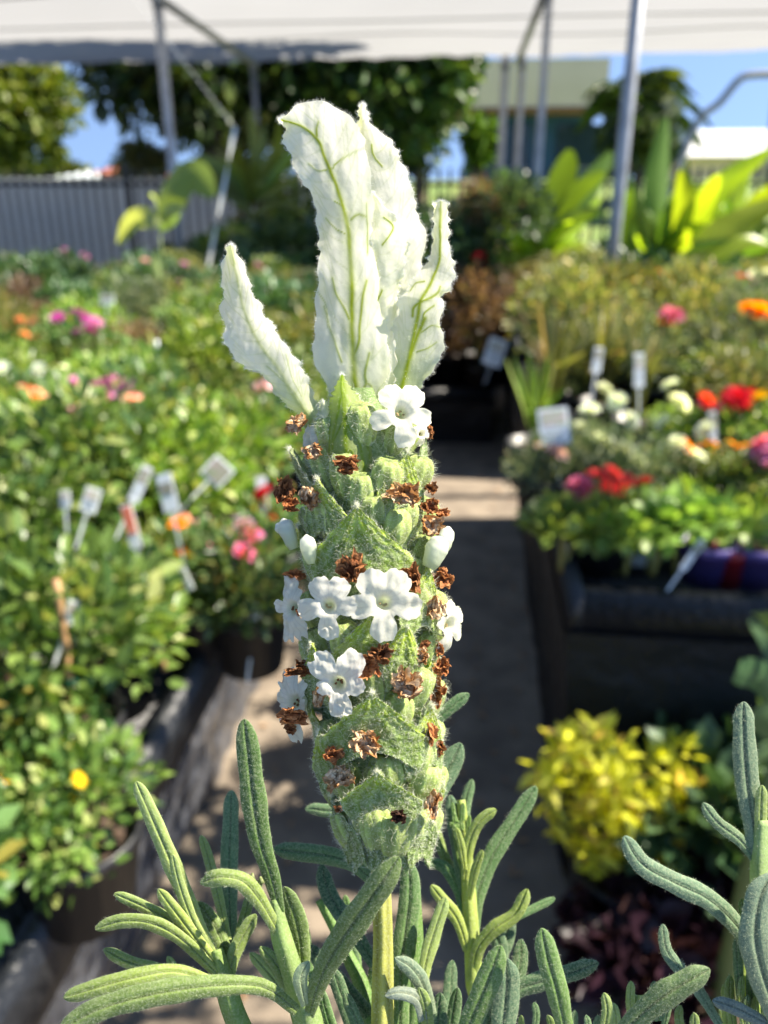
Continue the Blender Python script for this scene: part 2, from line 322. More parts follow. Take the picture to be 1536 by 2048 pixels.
def pole(x, y, r, z1, label, base=True):
    e = empty('steel_pole', (x, y, 0), label, 'pole', 'galvanised poles carrying the canopy'); mb = MB(); tube(mb, [(0, 0, .01), (0, 0, z1*.5), (0, 0, z1)], r, 16); mb.build('shaft', M['steel'], e)
    mb = MB(); box(mb, (-r*2, -r*2, .0), (r*2, r*2, .012)); mb.build('base_plate', M['steel'], e); mb = MB(); lathe(mb, [(r+.001, z1-.1), (r+.008, z1-.1), (r+.008, z1-.03), (r+.001, z1-.03)], 16); mb.build('clamp', M['steel'], e); return e
pole(-2.08, 5.7, .031, CZ-.04, 'galvanised pole standing in front of the grey fence wall, nearest the blue gap of sky')
pole(.36, 5.7, .024, CZ-.04, 'slim galvanised pole crossing the cream fascia of the building')
pole(at_y(1243, 330, 3.25)[0], 3.25, .024, CZ-.04, 'stout galvanised pole between the two clumps of lime green leaves')
pole(-2.24, 8.6, .026, CZ-.05, 'distant thin pole against the big dark tree')
pole(.18, 8.6, .036, CZ-.05, 'distant grey pole in front of the blue wall, beside its twin'); pole(.34, 8.6, .03, CZ-.05, 'thinner distant pole in front of the blue wall, close beside a thicker one')
for x, l in ((-2.08, 'slanting steel roof rail on the side of the blue sky gap'), (.36, 'slanting steel roof rail above the cream building')):
    mb = MB(); tube(mb, [(x, 5.2, CZ-.075), (x+(-.16 if x < 0 else -.06)*.5, 7, CZ-.075), (x+(-.16 if x < 0 else -.06), 8.7, CZ-.075)], .028, 10); tag(mb.build('roof_rail', M['steel'], origin=(x, 5.2, CZ-.075)), l, 'rail', 'steel rails under the canopy').location = (x, 5.2, CZ-.075)

px_ = float(at_y(1243, 330, 3.25)[0]); mb = MB(); tube(mb, [(px_, 3.2, CZ-.07), (px_, 4.3, CZ-.06), (px_, 5.6, CZ-.075)], .02, 10); tag(mb.build('roof_rail', M['steel'], origin=(px_, 3.2, CZ-.07)), 'steel rail running from the stout pole top back to the canopy', 'rail', 'steel rails under the canopy').location = (px_, 3.2, CZ-.07)
# ---- fence, wall, buildings
fx0, fx1, fy = -9.0, 6.0, 9.45
e = empty('picket_fence', (fx0, fy, 0), 'black steel picket fence along the back of the nursery', 'fence')
for i, a in enumerate(np.arange(fx0, fx1, 2.5)):
    mb = MB()
    for x in np.arange(a+.1, a+2.45, .118): box(mb, (x-.017, fy-.012, .08), (x+.017, fy+.012, 1.44))
    box(mb, (a+.03, fy-.02, 1.26), (a+2.47, fy+.02, 1.3)); box(mb, (a+.03, fy-.02, .18), (a+2.47, fy+.02, .22)); mb.build('picket_panel', M['fence'], e, origin=(fx0, fy, 0), smooth=False)
    mb = MB(); w = .05 if i != 2 else .06; x = a if i != 2 else a; box(mb, (x-w/2-.004, fy-w/2-.004, 0), (x+w/2, fy+w/2, 1.5)); mb.build('post', M['fence'], e, origin=(fx0, fy, 0), smooth=False)
mb = MB(); x = np.linspace(-12, -.9, 900); V = np.array([(a, 10.3+.006*sin(a*45), z) for z in (0, 1.335) for a in x]); mb.add(V, grid_q(2, 900)); V2 = V+[0, .02, 0]; mb.add(V2, grid_q(2, 900)[:, ::-1]); box(mb, (-12, 10.26, 1.33), (-.9, 10.36, 1.36))
tag(mb.build('sheet_wall', M['sheet']), 'grey corrugated sheet wall behind the black picket fence', 'wall')
def wx(px, Y): return at_y(px, 385, Y)[0]
def wz(py, Y, px=768): return at_y(px, py, Y)[2]
Yb = 20.; x0, x1 = wx(893, Yb), wx(1197, Yb); zt, zb = wz(118, Yb, 1045), wz(214, Yb, 1045)
e = empty('blue_building', (x0, Yb, 1.45), 'low flat roofed building with cream fascia over dark blue walls', 'building'); o = (x0, Yb, 1.45)
mb = MB(); box(mb, (x0, Yb, zb), (x1, Yb+6, zt)); mb.build('fascia', M['cream'], e, origin=o, smooth=False)
mb = MB(); box(mb, (x0-.02, Yb-.03, zb-.1), (x1+.02, Yb+6, zb-.002)); mb.build('gutter', M['brown'], e, origin=o, smooth=False)
mb = MB(); box(mb, (wx(925, Yb+1), Yb+.9, 1.2), (x1-.15, Yb+5.8, zb-.101)); mb.build('wall', M['blue'], e, origin=o, smooth=False)
for px in (950, 1010, 1105, 1150):
    mb = MB(); a = wx(px, Yb+.9); box(mb, (a, Yb+.84, 1.75), (a+.5, Yb+.895, zb-.3)); w_ = mb.build('window', M['glass'], e, origin=o, smooth=False)
    mb = MB(); box(mb, (a-.04, Yb+.83, 1.7), (a+.54, Yb+.89, 1.748)); mb.build('sill', M['steel'], w_, origin=o, smooth=False)
def house(px0, px1, py0, py1, Y, wall, roof, label, pitch=.5):
    x0, x1 = wx(px0, Y), wx(px1, Y); zt, zb = wz(py0, Y, px0), wz(py1, Y, px0); o = (x0, Y, 1.45); e = empty('distant_house', o, label, 'house')
    zm = zt-(zt-zb)*pitch; mb = MB(); box(mb, (x0, Y, .8), (x1, Y+4, zm)); mb.build('wall', wall, e, origin=o, smooth=False)
    mb = MB(); m_ = (x1-x0)*.12; mb.add([(x0-.2, Y-.3, zm+.003), (x1+.2, Y-.3, zm+.003), (x1+.2, Y+4.3, zm+.003), (x0-.2, Y+4.3, zm+.003), (x0+m_, Y+2, zt), (x1-m_, Y+2, zt)], [(0, 1, 5, 4), (2, 3, 4, 5), (3, 2, 1, 0)], [(1, 2, 5), (3, 0, 4)]); mb.build('roof', roof, e, origin=o, smooth=False)
    mb = MB(); box(mb, (x0+(x1-x0)*.3, Y-.04, zb+.1), (x0+(x1-x0)*.5, Y-.004, zm-.15)); mb.build('window', M['glass'], e, origin=o, smooth=False)
house(1375, 1620, 250, 335, 24, M['cream'], M['whiteroof'], 'distant house with a white roof seen past the lime green leaves', .75)
house(203, 242, 322, 372, 26, M['brick'], M['brick'], 'small orange brick house beyond the grey wall')
house(128, 198, 338, 372, 30, M['cream'], M['sheet'], 'pale distant house beside the orange brick one')
e = empty('curved_pole', (*at_y(1395, 250, 13)[:2], 0), 'pale steel arm bending over against the blue sky', 'pole'); o = e.location
c = at_y(1395, 250, 13); mb = MB(); tube(mb, smooth_path([at_y(1330, 330, 13)*[1, 1, 0]+[0, 0, .6], at_y(1385, 262, 13), at_y(1440, 205, 13), at_y(1478, 160, 13), at_y(1505, 150, 13), at_y(1560, 148, 13)], 24), .055, 10); mb.build('arm', M['steel'], e, origin=o)
mb = MB(); tube(mb, [at_y(1560, 130, 13), at_y(1540, 350, 13)*[1, 1, 0]+[0, 0, .6]], .05, 10); mb.build('upright', M['steel'], e, origin=o)

# ================================================================ the lavender plant in the foreground
rs = np.random.RandomState(11)
HERO = near([(765, 2500, 140)])[0]
lav = empty('lavender_plant', HERO, 'white flowering lavender plant in sharp focus in front of the nursery aisle', 'lavender plant')
def hb(mb, name, mats, parent, label=None):
    o = mb.build(name, mats, parent, xf=near, origin=HERO)
    if label: o['label'] = label
    return o
def joint(name, parent):
    o = bpy.data.objects.new(name, None); COL.objects.link(o); o.parent = parent; o.empty_display_size = .01; return o
WOOL = (.88, .89, .72)

# ---- leaves -------------------------------------------------
def leaf(parent, P, w, base=.45, twist=0, col=(.085, .17, .055), fuzz=1.0, tip=.5, roll=.5, n=40):
    """narrow felted leaf from tip to base; P in drawing units, w = full width"""
    P = [tuple(p)+((0,) if len(p) == 2 else ()) for p in P]
    C = smooth_path(P, n); T = unit(np.gradient(C, axis=0)); hw = w/2
    L = np.r_[0, np.cumsum(np.linalg.norm(np.diff(C, axis=0), axis=1))]; s = L/L[-1]
    # denser stations near the round tip
    st = np.linspace(0, 1, n)**1.8
    C = np.stack([np.interp(st, s, C[:, i]) for i in range(3)], 1); T = unit(np.gradient(C, axis=0)); d = st*L[-1]
    tr = hw*1.35
    prof = np.sqrt(np.clip(1-(1-np.minimum(d/tr, 1))**2, 0, 1))**(.8+tip*.5)
    k = np.interp(st, [0, .1, .45, .8, 1], [.62, .82, .97, .45+.5*base, base])*.94; W_ = np.maximum(hw*prof*k, .4)
    W_ = W_*(1+.035*np.sin(d/14+rs.rand()*6))
    A = unit(np.cross(T, np.array([0, 0, 1.]))); B = np.cross(A, T)
    if B[:, 2].mean() < 0: B = -B
    tw = twist+rs.uniform(-.12, .12)*st; A, B = A*np.cos(tw)[:, None]+B*np.sin(tw)[:, None], B*np.cos(tw)[:, None]-A*np.sin(tw)[:, None]
    a = np.linspace(0, 2*pi, 48, endpoint=False); x = np.sign(np.cos(a))*np.abs(np.cos(a))**.8; fr = np.sin(a) < 0
    z = np.where(fr, -.17*np.abs(np.sin(a))**.6, .13*np.sin(a))                      # front is towards the viewer
    z = z+roll*.42*np.abs(x)**2.6+np.where(fr, .24*np.exp(-(x/.12)**2), -.10*np.exp(-(x/.22)**2))
    V = C[:, None]+W_[:, None, None]*(x[None, :, None]*A[:, None]+z[None, :, None]*B[:, None]); V = V.reshape(-1, 3)
    V += noise3(V, 16, 3)[:, None]*np.repeat(B, len(a), 0)*min(1.6, w*.03)
    ss = np.repeat(st, len(a)); xx = np.tile(x, n)
    c = np.array(col)*(1+.25*(ss-.3)[:, None]*np.array([1.3, .9, .3]))
    c = c*(1+.22*np.exp(-(xx/.3)**2)[:, None]*np.array([1, 1, .6]))*(1-.5*np.exp(-(xx/.09)**2)[:, None])*(1+.14*noise3(V, 22, 8)[:, None])
    c = c+(np.abs(xx)**8)[:, None]*np.array([.08, .09, .06])
    c = np.clip(c, .01, .9)
    mb = MB(); Q = grid_q(n, len(a), True)
    # orientation: outward
    cen = np.repeat(C, len(a), 0); q = Q[len(Q)//2]; nn = np.cross(V[q[1]]-V[q[0]], V[q[2]]-V[q[0]])
    if nn@(V[q[0]]-cen[q[0]]) < 0: Q = Q[:, ::-1]
    mb.add(V, Q, [((0, j, j+1) if False else (len(a)*0+j, (j+1) % len(a), 0)) for j in range(1, len(a)-1)], 0, c)
    if fuzz > 0:
        nh = int(L[-1]*w*.2*fuzz); pp, nrm = sample(V, Q, np.zeros((0, 3), int), nh, rs)
        hairs(mb, pp, nrm, 5, .3, rs, 1, (.56, .62, .44), .55, T.mean(0)*-.5)
    return hb(mb, 'leaf', [M['lleaf'], M['wool']], parent)
def stalk(parent, P, r, col=(.22, .3, .09), name='stem', fuzz=1, k=14):
    P = [tuple(p)+((0,) if len(p) == 2 else ()) for p in P]; C = smooth_path(P, 40); mb = MB()
    r = np.interp(np.linspace(0, 1, 40), np.linspace(0, 1, len(np.atleast_1d(r))), np.atleast_1d(r))
    cc = np.array(col)*(1+.25*noise3(C*[4, 1, 1], 25, 5)[:, None]); tube(mb, C, r, k, 0, np.clip(cc, 0.01, 1))
    V = mb.V[0]; a = np.arange(len(V)-2) % k; cen = np.repeat(C, k, 0); V[:-2] += (V[:-2]-cen)*((.16 if name == 'flower_stem' else .10)*np.cos(a*pi*4*2/k))[:, None]
    if name == 'flower_stem': mb.C[0] = np.clip(mb.C[0]*np.r_[1+.35*np.cos(a*pi*4*2/k)+.25*noise3(V[:-2]*[1, .2, 1], 9, 6), 1, 1][:, None], .01, 1)
    if fuzz:
        Q = mb.Q[0]; pp, nn = sample(V, Q, np.zeros((0, 3), int), int(600*fuzz), rs)
        cp = C[np.argmin(((pp[:, None]-C[None])**2).sum(2), 1)]; nn = unit(pp-cp)
        hairs(mb, pp, nn, 5, .35, rs, 1, WOOL, .5)
    return hb(mb, name, [M['lleaf'], M['wool']], parent)

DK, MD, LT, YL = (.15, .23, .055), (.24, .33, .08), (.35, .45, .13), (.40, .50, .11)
sh1 = joint('leafy_shoot', lav)
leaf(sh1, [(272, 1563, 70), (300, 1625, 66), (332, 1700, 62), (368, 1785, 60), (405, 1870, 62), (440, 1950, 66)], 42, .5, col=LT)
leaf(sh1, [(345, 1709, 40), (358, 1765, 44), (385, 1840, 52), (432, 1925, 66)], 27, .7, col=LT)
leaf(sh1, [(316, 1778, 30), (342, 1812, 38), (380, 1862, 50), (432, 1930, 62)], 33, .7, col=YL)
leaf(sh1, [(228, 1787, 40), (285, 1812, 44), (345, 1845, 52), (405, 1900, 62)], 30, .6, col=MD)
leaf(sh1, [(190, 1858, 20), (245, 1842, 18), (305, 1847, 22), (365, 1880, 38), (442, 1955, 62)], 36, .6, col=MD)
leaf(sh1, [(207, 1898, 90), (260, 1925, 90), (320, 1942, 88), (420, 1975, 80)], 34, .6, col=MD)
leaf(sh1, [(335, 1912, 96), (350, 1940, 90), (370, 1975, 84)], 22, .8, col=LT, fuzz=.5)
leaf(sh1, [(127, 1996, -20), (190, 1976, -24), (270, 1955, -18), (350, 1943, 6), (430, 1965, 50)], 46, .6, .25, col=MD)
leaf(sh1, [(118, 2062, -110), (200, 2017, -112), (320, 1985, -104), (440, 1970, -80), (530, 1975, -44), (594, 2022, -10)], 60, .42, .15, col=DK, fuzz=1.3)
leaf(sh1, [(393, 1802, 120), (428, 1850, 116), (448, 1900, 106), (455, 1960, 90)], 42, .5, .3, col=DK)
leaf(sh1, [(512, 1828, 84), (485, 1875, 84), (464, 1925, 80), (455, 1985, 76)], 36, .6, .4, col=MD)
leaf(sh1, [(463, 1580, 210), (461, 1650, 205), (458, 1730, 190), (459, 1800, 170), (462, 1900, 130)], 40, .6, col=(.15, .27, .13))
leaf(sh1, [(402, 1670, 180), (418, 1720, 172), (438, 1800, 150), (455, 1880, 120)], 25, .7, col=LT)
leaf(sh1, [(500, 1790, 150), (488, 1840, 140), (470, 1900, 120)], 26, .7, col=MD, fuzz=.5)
stalk(sh1, [(430, 1900, 70), (448, 1960, 74), (478, 2050, 80), (560, 2200, 110), (765, 2500, 140)], [15, 20, 22, 22, 26], (.24, .36, .09))
sh2 = joint('leafy_shoot', lav)
leaf(sh2, [(488, 1438, 10), (496, 1500, 6), (505, 1580, 2), (520, 1680, 0), (542, 1750, 6), (560, 1825, 20)], 58, .38, -.1, col=(.085, .17, .035), fuzz=1.2, roll=.3)
leaf(sh2, [(400, 1766, -36), (440, 1754, -46), (485, 1762, -40), (520, 1800, -16), (558, 1865, 16)], 46, .5, .35, col=MD, fuzz=1.3)
leaf(sh2, [(568, 1773, 52), (590, 1830, 50), (603, 1890, 44), (605, 1960, 34)], 46, .5, -.3, col=DK)
leaf(sh2, [(520, 1893, 20), (550, 1925, 22), (580, 1975, 24), (606, 2025, 28)], 32, .6, .2, col=MD)
leaf(sh2, [(500, 1905, 46), (540, 1950, 46), (575, 2000, 42), (604, 2040, 36)], 30, .6, col=LT)
leaf(sh2, [(798, 1714, -120), (762, 1768, -112), (708, 1845, -86), (662, 1915, -56), (636, 1970, -30), (616, 2040, 10)], 66, .3, .05, col=DK, fuzz=1.4, roll=.35)
leaf(sh2, [(618, 1922, -50), (603, 1950, -48), (604, 1975, -38), (612, 2010, -10)], 36, .6, .5, col=(.28, .38, .22))
mb = MB()                                         # tiny dried bud in the fork
for i in range(9):
    p = np.array([(516+rs.uniform(-12, 12), 1760+i*7, -4+rs.uniform(-6, 6))]); tube(mb, p+np.array([(0, 0, 0), (rs.uniform(-6, 6), -14, -3)]), [6, 2.5], 6, 0, (.2, .24, .08))
hb(mb, 'side_bud', [M['calyx']], sh2)
stalk(sh2, [(548, 1800, 26), (562, 1870, 24), (585, 1950, 26), (612, 2030, 30), (640, 2130, 50), (765, 2500, 140)], [12, 19, 22, 28, 26, 26], (.26, .38, .12), fuzz=2)
stalk(sh2, [(580, 1960, 30), (560, 1900, 40)], [7, 3], (.26, .38, .12), fuzz=0)
sh3 = joint('leafy_shoot', lav)                      # leaves close behind the flower stem
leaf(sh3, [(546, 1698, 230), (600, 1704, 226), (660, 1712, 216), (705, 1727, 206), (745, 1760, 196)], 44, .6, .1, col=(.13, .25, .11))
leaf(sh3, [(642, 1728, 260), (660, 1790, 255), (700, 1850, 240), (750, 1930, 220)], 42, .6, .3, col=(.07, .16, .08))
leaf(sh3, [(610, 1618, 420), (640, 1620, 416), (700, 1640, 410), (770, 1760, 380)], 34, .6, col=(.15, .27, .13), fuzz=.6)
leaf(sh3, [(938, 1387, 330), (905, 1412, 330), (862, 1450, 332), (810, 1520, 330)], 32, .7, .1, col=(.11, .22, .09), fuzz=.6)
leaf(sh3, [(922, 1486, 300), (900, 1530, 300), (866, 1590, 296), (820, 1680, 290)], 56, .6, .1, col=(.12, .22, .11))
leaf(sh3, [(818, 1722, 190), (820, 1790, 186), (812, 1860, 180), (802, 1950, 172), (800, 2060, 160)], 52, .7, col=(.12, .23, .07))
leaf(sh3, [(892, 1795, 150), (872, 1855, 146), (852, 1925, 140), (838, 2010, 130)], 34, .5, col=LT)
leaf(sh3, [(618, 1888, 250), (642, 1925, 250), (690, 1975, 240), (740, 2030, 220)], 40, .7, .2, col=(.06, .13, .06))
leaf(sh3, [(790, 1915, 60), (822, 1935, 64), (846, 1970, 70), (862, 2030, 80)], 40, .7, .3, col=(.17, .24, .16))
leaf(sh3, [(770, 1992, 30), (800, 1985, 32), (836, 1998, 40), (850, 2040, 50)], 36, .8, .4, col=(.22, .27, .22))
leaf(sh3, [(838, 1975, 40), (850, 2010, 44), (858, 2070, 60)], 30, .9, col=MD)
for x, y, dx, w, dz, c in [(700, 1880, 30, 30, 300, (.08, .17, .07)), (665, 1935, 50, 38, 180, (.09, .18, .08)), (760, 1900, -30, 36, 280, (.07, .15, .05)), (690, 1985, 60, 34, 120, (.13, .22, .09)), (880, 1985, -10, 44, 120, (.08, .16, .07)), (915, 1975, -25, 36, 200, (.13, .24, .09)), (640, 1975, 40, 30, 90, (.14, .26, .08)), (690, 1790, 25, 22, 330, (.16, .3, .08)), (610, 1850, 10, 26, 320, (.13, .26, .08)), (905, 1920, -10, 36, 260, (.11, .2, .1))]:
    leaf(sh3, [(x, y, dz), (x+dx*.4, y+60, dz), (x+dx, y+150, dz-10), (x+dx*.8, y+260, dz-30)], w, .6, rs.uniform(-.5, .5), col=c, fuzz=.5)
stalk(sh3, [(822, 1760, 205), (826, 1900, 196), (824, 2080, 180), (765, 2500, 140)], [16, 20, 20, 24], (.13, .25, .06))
stalk(sh3, [(640, 1800, 320), (690, 1900, 300), (740, 2050, 260), (765, 2500, 140)], [9, 12, 16, 22], (.15, .28, .07), fuzz=0)
sh4 = joint('leafy_shoot', lav)                      # tall soft shoot right of the stem
for P_, w, c in [([(1072, 1572, 420), (1030, 1640, 410), (985, 1710, 400), (955, 1790, 392), (944, 1880, 385)], 42, (.10, .2, .07)),
                 ([(992, 1618, 350), (958, 1645, 356), (938, 1690, 366), (930, 1760, 378)], 28, YL),
                 ([(944, 1558, 440), (930, 1610, 430), (925, 1680, 410), (930, 1760, 395)], 28, (.13, .24, .1)),
                 ([(900, 1590, 400), (906, 1630, 400), (918, 1700, 398), (928, 1790, 392)], 34, (.12, .22, .11)),
                 ([(1055, 1778, 330), (1030, 1828, 334), (985, 1860, 344), (955, 1900, 356), (945, 1960, 370)], 36, YL),
                 ([(1110, 1796, 420), (1060, 1820, 416), (1000, 1850, 408), (950, 1900, 395)], 22, (.13, .25, .09)),
                 ([(848, 1722, 400), (890, 1735, 398), (920, 1785, 394), (932, 1860, 388)], 30, (.12, .25, .08)),
                 ([(862, 1770, 340), (885, 1800, 350), (915, 1840, 362), (935, 1900, 376)], 30, YL),
                 ([(985, 1850, 440), (1000, 1900, 430), (985, 1960, 416), (950, 2020, 400)], 40, (.09, .17, .08)),
                 ([(870, 1650, 430), (885, 1700, 424), (912, 1760, 410), (932, 1830, 396)], 24, MD),
                 ([(965, 1700, 330), (950, 1740, 340), (938, 1800, 360)], 20, YL), ([(912, 1655, 350), (922, 1690, 360), (930, 1740, 372)], 18, YL),
                 ([(1020, 1830, 470), (1010, 1880, 460), (975, 1960, 430)], 40, (.09, .17, .08))]:
    leaf(sh4, P_, w, .6, rs.uniform(-.3, .3), col=c, fuzz=.6)
stalk(sh4, [(922, 1600, 392), (932, 1700, 392), (940, 1820, 388), (948, 1960, 376), (950, 2080, 340), (765, 2500, 140)], [8, 11, 14, 16, 18, 24], YL, fuzz=1)
for i in range(12):
    a = rs.uniform(-1, 1); leaf(sh4, [(926+a*28, 1595+rs.uniform(0, 90), 380), (924+a*12, 1640+i*6, 386), (928, 1670+i*8, 392)], 13, .8, 0, col=(.2, .34, .08), fuzz=.3, n=16)
sh5 = joint('leafy_shoot', lav)
for P_, w, c, tw in [([(1001, 1890, -10), (985, 1940, -10), (960, 2000, -6), (925, 2080, 10)], 58, (.13, .24, .06), 0),
                 ([(1012, 1915, 60), (1014, 1965, 58), (1010, 2020, 56), (1000, 2090, 50)], 62, (.11, .19, .11), .1),
                 ([(1197, 1925, 90), (1150, 1943, 90), (1085, 1962, 88), (1020, 1990, 84), (960, 2070, 70)], 46, (.08, .16, .07), .1),
                 ([(1083, 1856, -50), (1097, 1920, -48), (1115, 1985, -44), (1132, 2065, -30)], 52, (.15, .27, .07), 0),
                 ([(1042, 1878, 160), (1040, 1930, 158), (1020, 2000, 150), (980, 2080, 130)], 40, (.09, .17, .07), .3)]:
    leaf(sh5, P_, w, .7, tw, col=c, fuzz=1.1)
stalk(sh5, [(930, 2060, 20), (900, 2150, 40), (765, 2500, 140)], [20, 22, 26], YL)
sh6 = joint('leafy_shoot', lav)                      # shoot at the right edge
for P_, w, c, tw in [([(1487, 1403, 40), (1488, 1470, 40), (1493, 1550, 42), (1505, 1640, 46), (1518, 1720, 50)], 56, (.16, .24, .15), 0),
                 ([(1405, 1606, 30), (1435, 1645, 34), (1480, 1680, 44), (1515, 1725, 52)], 30, (.14, .23, .12), .1),
                 ([(1248, 1672, -6), (1285, 1728, -4), (1350, 1765, 4), (1420, 1800, 20), (1480, 1860, 44), (1515, 1935, 56)], 50, (.14, .23, .14), .2),
                 ([(1524, 1570, 30), (1522, 1620, 36), (1520, 1700, 46)], 30, LT, 0),
                 ([(1560, 1600, 60), (1545, 1660, 60), (1522, 1740, 60)], 40, LT, 0),
                 ([(1545, 1745, -10), (1520, 1800, -14), (1512, 1880, -10), (1535, 1975, 20), (1570, 2060, 50)], 76, (.19, .27, .18), .1),
                 ([(1483, 1797, 60), (1488, 1830, 60), (1505, 1880, 58)], 22, MD, 0)]:
    leaf(sh6, P_, w, .6, tw, col=c, fuzz=1.1)
stalk(sh6, [(1524, 1640, 52), (1520, 1740, 56), (1524, 1900, 60), (1560, 2080, 80), (1300, 2350, 110), (765, 2500, 140)], [17, 19, 18, 18, 22, 26], (.3, .42, .16))
sh7 = joint('leafy_shoot', lav)
for P_, w, c, tw in [([(1420, 1938, -60), (1370, 1965, -60), (1310, 2005, -52), (1240, 2070, -30)], 66, (.14, .22, .08), -.1),
                 ([(1325, 1848, 90), (1333, 1900, 92), (1362, 1940, 96), (1400, 1985, 100), (1440, 2050, 104)], 30, (.13, .22, .13), .2),
                 ([(1425, 2000, 40), (1470, 2015, 44), (1540, 2050, 50)], 34, (.17, .22, .2), .2)]:
    leaf(sh7, P_, w, .6, tw, col=c, fuzz=1.2)
for x, y, h, w in [(1068, 2004, 60, 18), (1150, 2020, 40, 20), (1042, 2030, 40, 16), (1208, 1985, 80, 26), (1225, 2005, 60, 24), (1262, 1962, 100, 22), (1268, 1988, 90, 30), (1290, 1990, 70, 20), (1308, 1962, 60, 24), (1330, 1980, 60, 18), (1195, 2030, 30, 22), (1472, 1875, 120, 24), (1482, 1885, 120, 22), (1460, 1950, 90, 24), (1448, 1968, 80, 28), (1484, 1952, 110, 18), (1500, 1935, 90, 24), (1495, 1990, 60, 20), (1510, 1992, 70, 20), (1530, 1975, 60, 24), (1440, 1995, 60, 18), (1525, 2010, 40, 26), (1360, 2010, 60, 22), (1172, 2030, 40, 18), (1388, 2025, 50, 24), (1095, 2030, 40, 18)]:
    dz = rs.uniform(60, 190); leaf(sh7, [(x, y, dz), (x+rs.uniform(-4, 8), y+h*.5, dz+4), (x+rs.uniform(-6, 14), y+h+20, dz+14)], w, .8, rs.uniform(-.4, .4), col=[LT, MD, (.12, .22, .09)][rs.randint(3)], fuzz=.6, n=20)
stalk(sh7, [(1492, 1900, 110), (1488, 1960, 112), (1490, 2070, 116), (1300, 2330, 120), (765, 2500, 140)], [9, 14, 18, 20, 26], (.36, .48, .1), fuzz=0)
stalk(sh7, [(1280, 1990, 140), (1276, 2070, 140), (1100, 2350, 140), (765, 2500, 140)], [9, 12, 16, 24], LT, fuzz=0)
stalk(lav, [(757, 1690, 118), (762, 1760, 112), (766, 1880, 108), (765, 2060, 112), (765, 2500, 140)], [17, 16, 17, 20, 24], (.42, .43, .1), name='flower_stem', fuzz=3, k=18)

# ---- the flower spike --------------------------------------
spike = joint('flower_spike', lav)
YS = [780, 850, 900, 1000, 1100, 1200, 1300, 1400, 1500, 1600, 1660, 1705]
XC = [716, 724, 730, 734, 737, 741, 744, 747, 755, 767, 774, 779]
RB = [34, 62, 80, 90, 96, 102, 106, 106, 102, 90, 82, 66]
ZC = 128
cx = lambda y: np.interp(y, YS, XC); rb = lambda y: np.interp(y, YS, RB)
mb = MB(); ys = np.linspace(775, 1712, 60); aa = np.linspace(0, 2*pi, 36, endpoint=False)
V = np.array([[cx(y)+rb(y)*sin(a), y, ZC-rb(y)*cos(a)*.95] for y in ys for a in aa])
V += unit(V-np.stack([cx(V[:, 1]), V[:, 1], np.full(len(V), ZC)], 1))*noise3(V, 30, 2)[:, None]*6
mb.add(V, grid_q(60, 36, True)[:, ::-1], m=0, c=(.17, .26, .09)); pp, nn = sample(V, mb.Q[0], np.zeros((0, 3), int), 9000, rs)
nn = unit((pp-np.stack([cx(pp[:, 1]), pp[:, 1], np.full(len(pp), ZC)], 1))*[1, 0, 1]); hairs(mb, pp, nn, 20, .5, rs, 1, WOOL, .6)
hb(mb, 'spike_axis', [M['calyx'], M['wool']], spike)
def surf(phi, y, out=0):     # point on the spike, phi=0 faces the viewer, positive = right
    r = rb(y)+out; return np.array([cx(y)+r*sin(phi), y, ZC-r*cos(phi)*.95])
def calyx(phi, y, L=92, r=25, tilt=.5, green=1.0, mouth=True):
    o = np.array([sin(phi), 0, -cos(phi)]); ax = unit(np.array([0, -1, 0])*cos(tilt)+o*sin(tilt)); p0 = surf(phi, y, -14)
    A = unit(np.cross(ax, o)); B = np.cross(ax, A); mb = MB(); k = 24; n = 12
    t = np.linspace(0, 1, n); pr = np.interp(t, [0, .12, .5, .8, .93, 1], [.45, .8, 1.02, .95, .8, .55])*r
    a = np.linspace(0, 2*pi, k, endpoint=False); rib = 1+.09*np.cos(a*8)
    V = p0+ax*L*t[:, None, None]+(pr[:, None]*rib[None])[..., None]*(np.cos(a)[:, None]*A+np.sin(a)[:, None]*B)[None]
    V = V.reshape(-1, 3); V += noise3(V, 12, 5)[:, None]*o*2.2
    c = np.array([.31, .40, .11])*green*(1+.42*np.cos(np.tile(a, n)*8)[:, None])*(1+.3*noise3(V, 18, 9)[:, None])
    c = c+(1-np.repeat(t, k))[:, None]*np.array([.03, .03, .02])
    Q = grid_q(n, k, True); nrm = np.cross(V[Q[5, 1]]-V[Q[5, 0]], V[Q[5, 2]]-V[Q[5, 0]])
    if nrm@(V[Q[5, 0]]-p0) < 0: Q = Q[:, ::-1]
    V = np.vstack([V, p0+ax*L*.97]); c = np.vstack([c, [.1, .14, .05]]); cap = [(n*k, (n-1)*k+j, (n-1)*k+(j+1) % k) for j in range(k)]
    mb.add(V, Q, cap, 0, np.clip(c, .01, 1))
    nh = 900 if cos(phi) > -.1 else 120; pp, _ = sample(V, Q, np.zeros((0, 3), int), nh, rs)
    nn = unit(pp-(p0+ax*((pp-p0)@ax)[:, None])); hairs(mb, pp, nn, 15, .34, rs, 1, WOOL, .75, ax*.4)
    hb(mb, 'calyx', [M['calyx'], M['wool']], spike); return p0+ax*L, ax
TOPS = []
for i, y in enumerate(np.arange(905, 1720, 88)):
    nseg = 8 if 940 < y < 1600 else 7
    for k in range(nseg):
        ph = 2*pi*(k+.5*(i % 2))/nseg+rs.uniform(-.1, .1)
        yy = min(y+rs.uniform(-12, 12), 1704); L = 86 if y > 1650 else 94
        TOPS.append((ph, *calyx(ph, yy, L+rs.uniform(-8, 8), 30+rs.uniform(-3, 3)+(3 if y > 1600 else 0), .38+rs.uniform(-.08, .12), 1+rs.uniform(-.2, .25))))

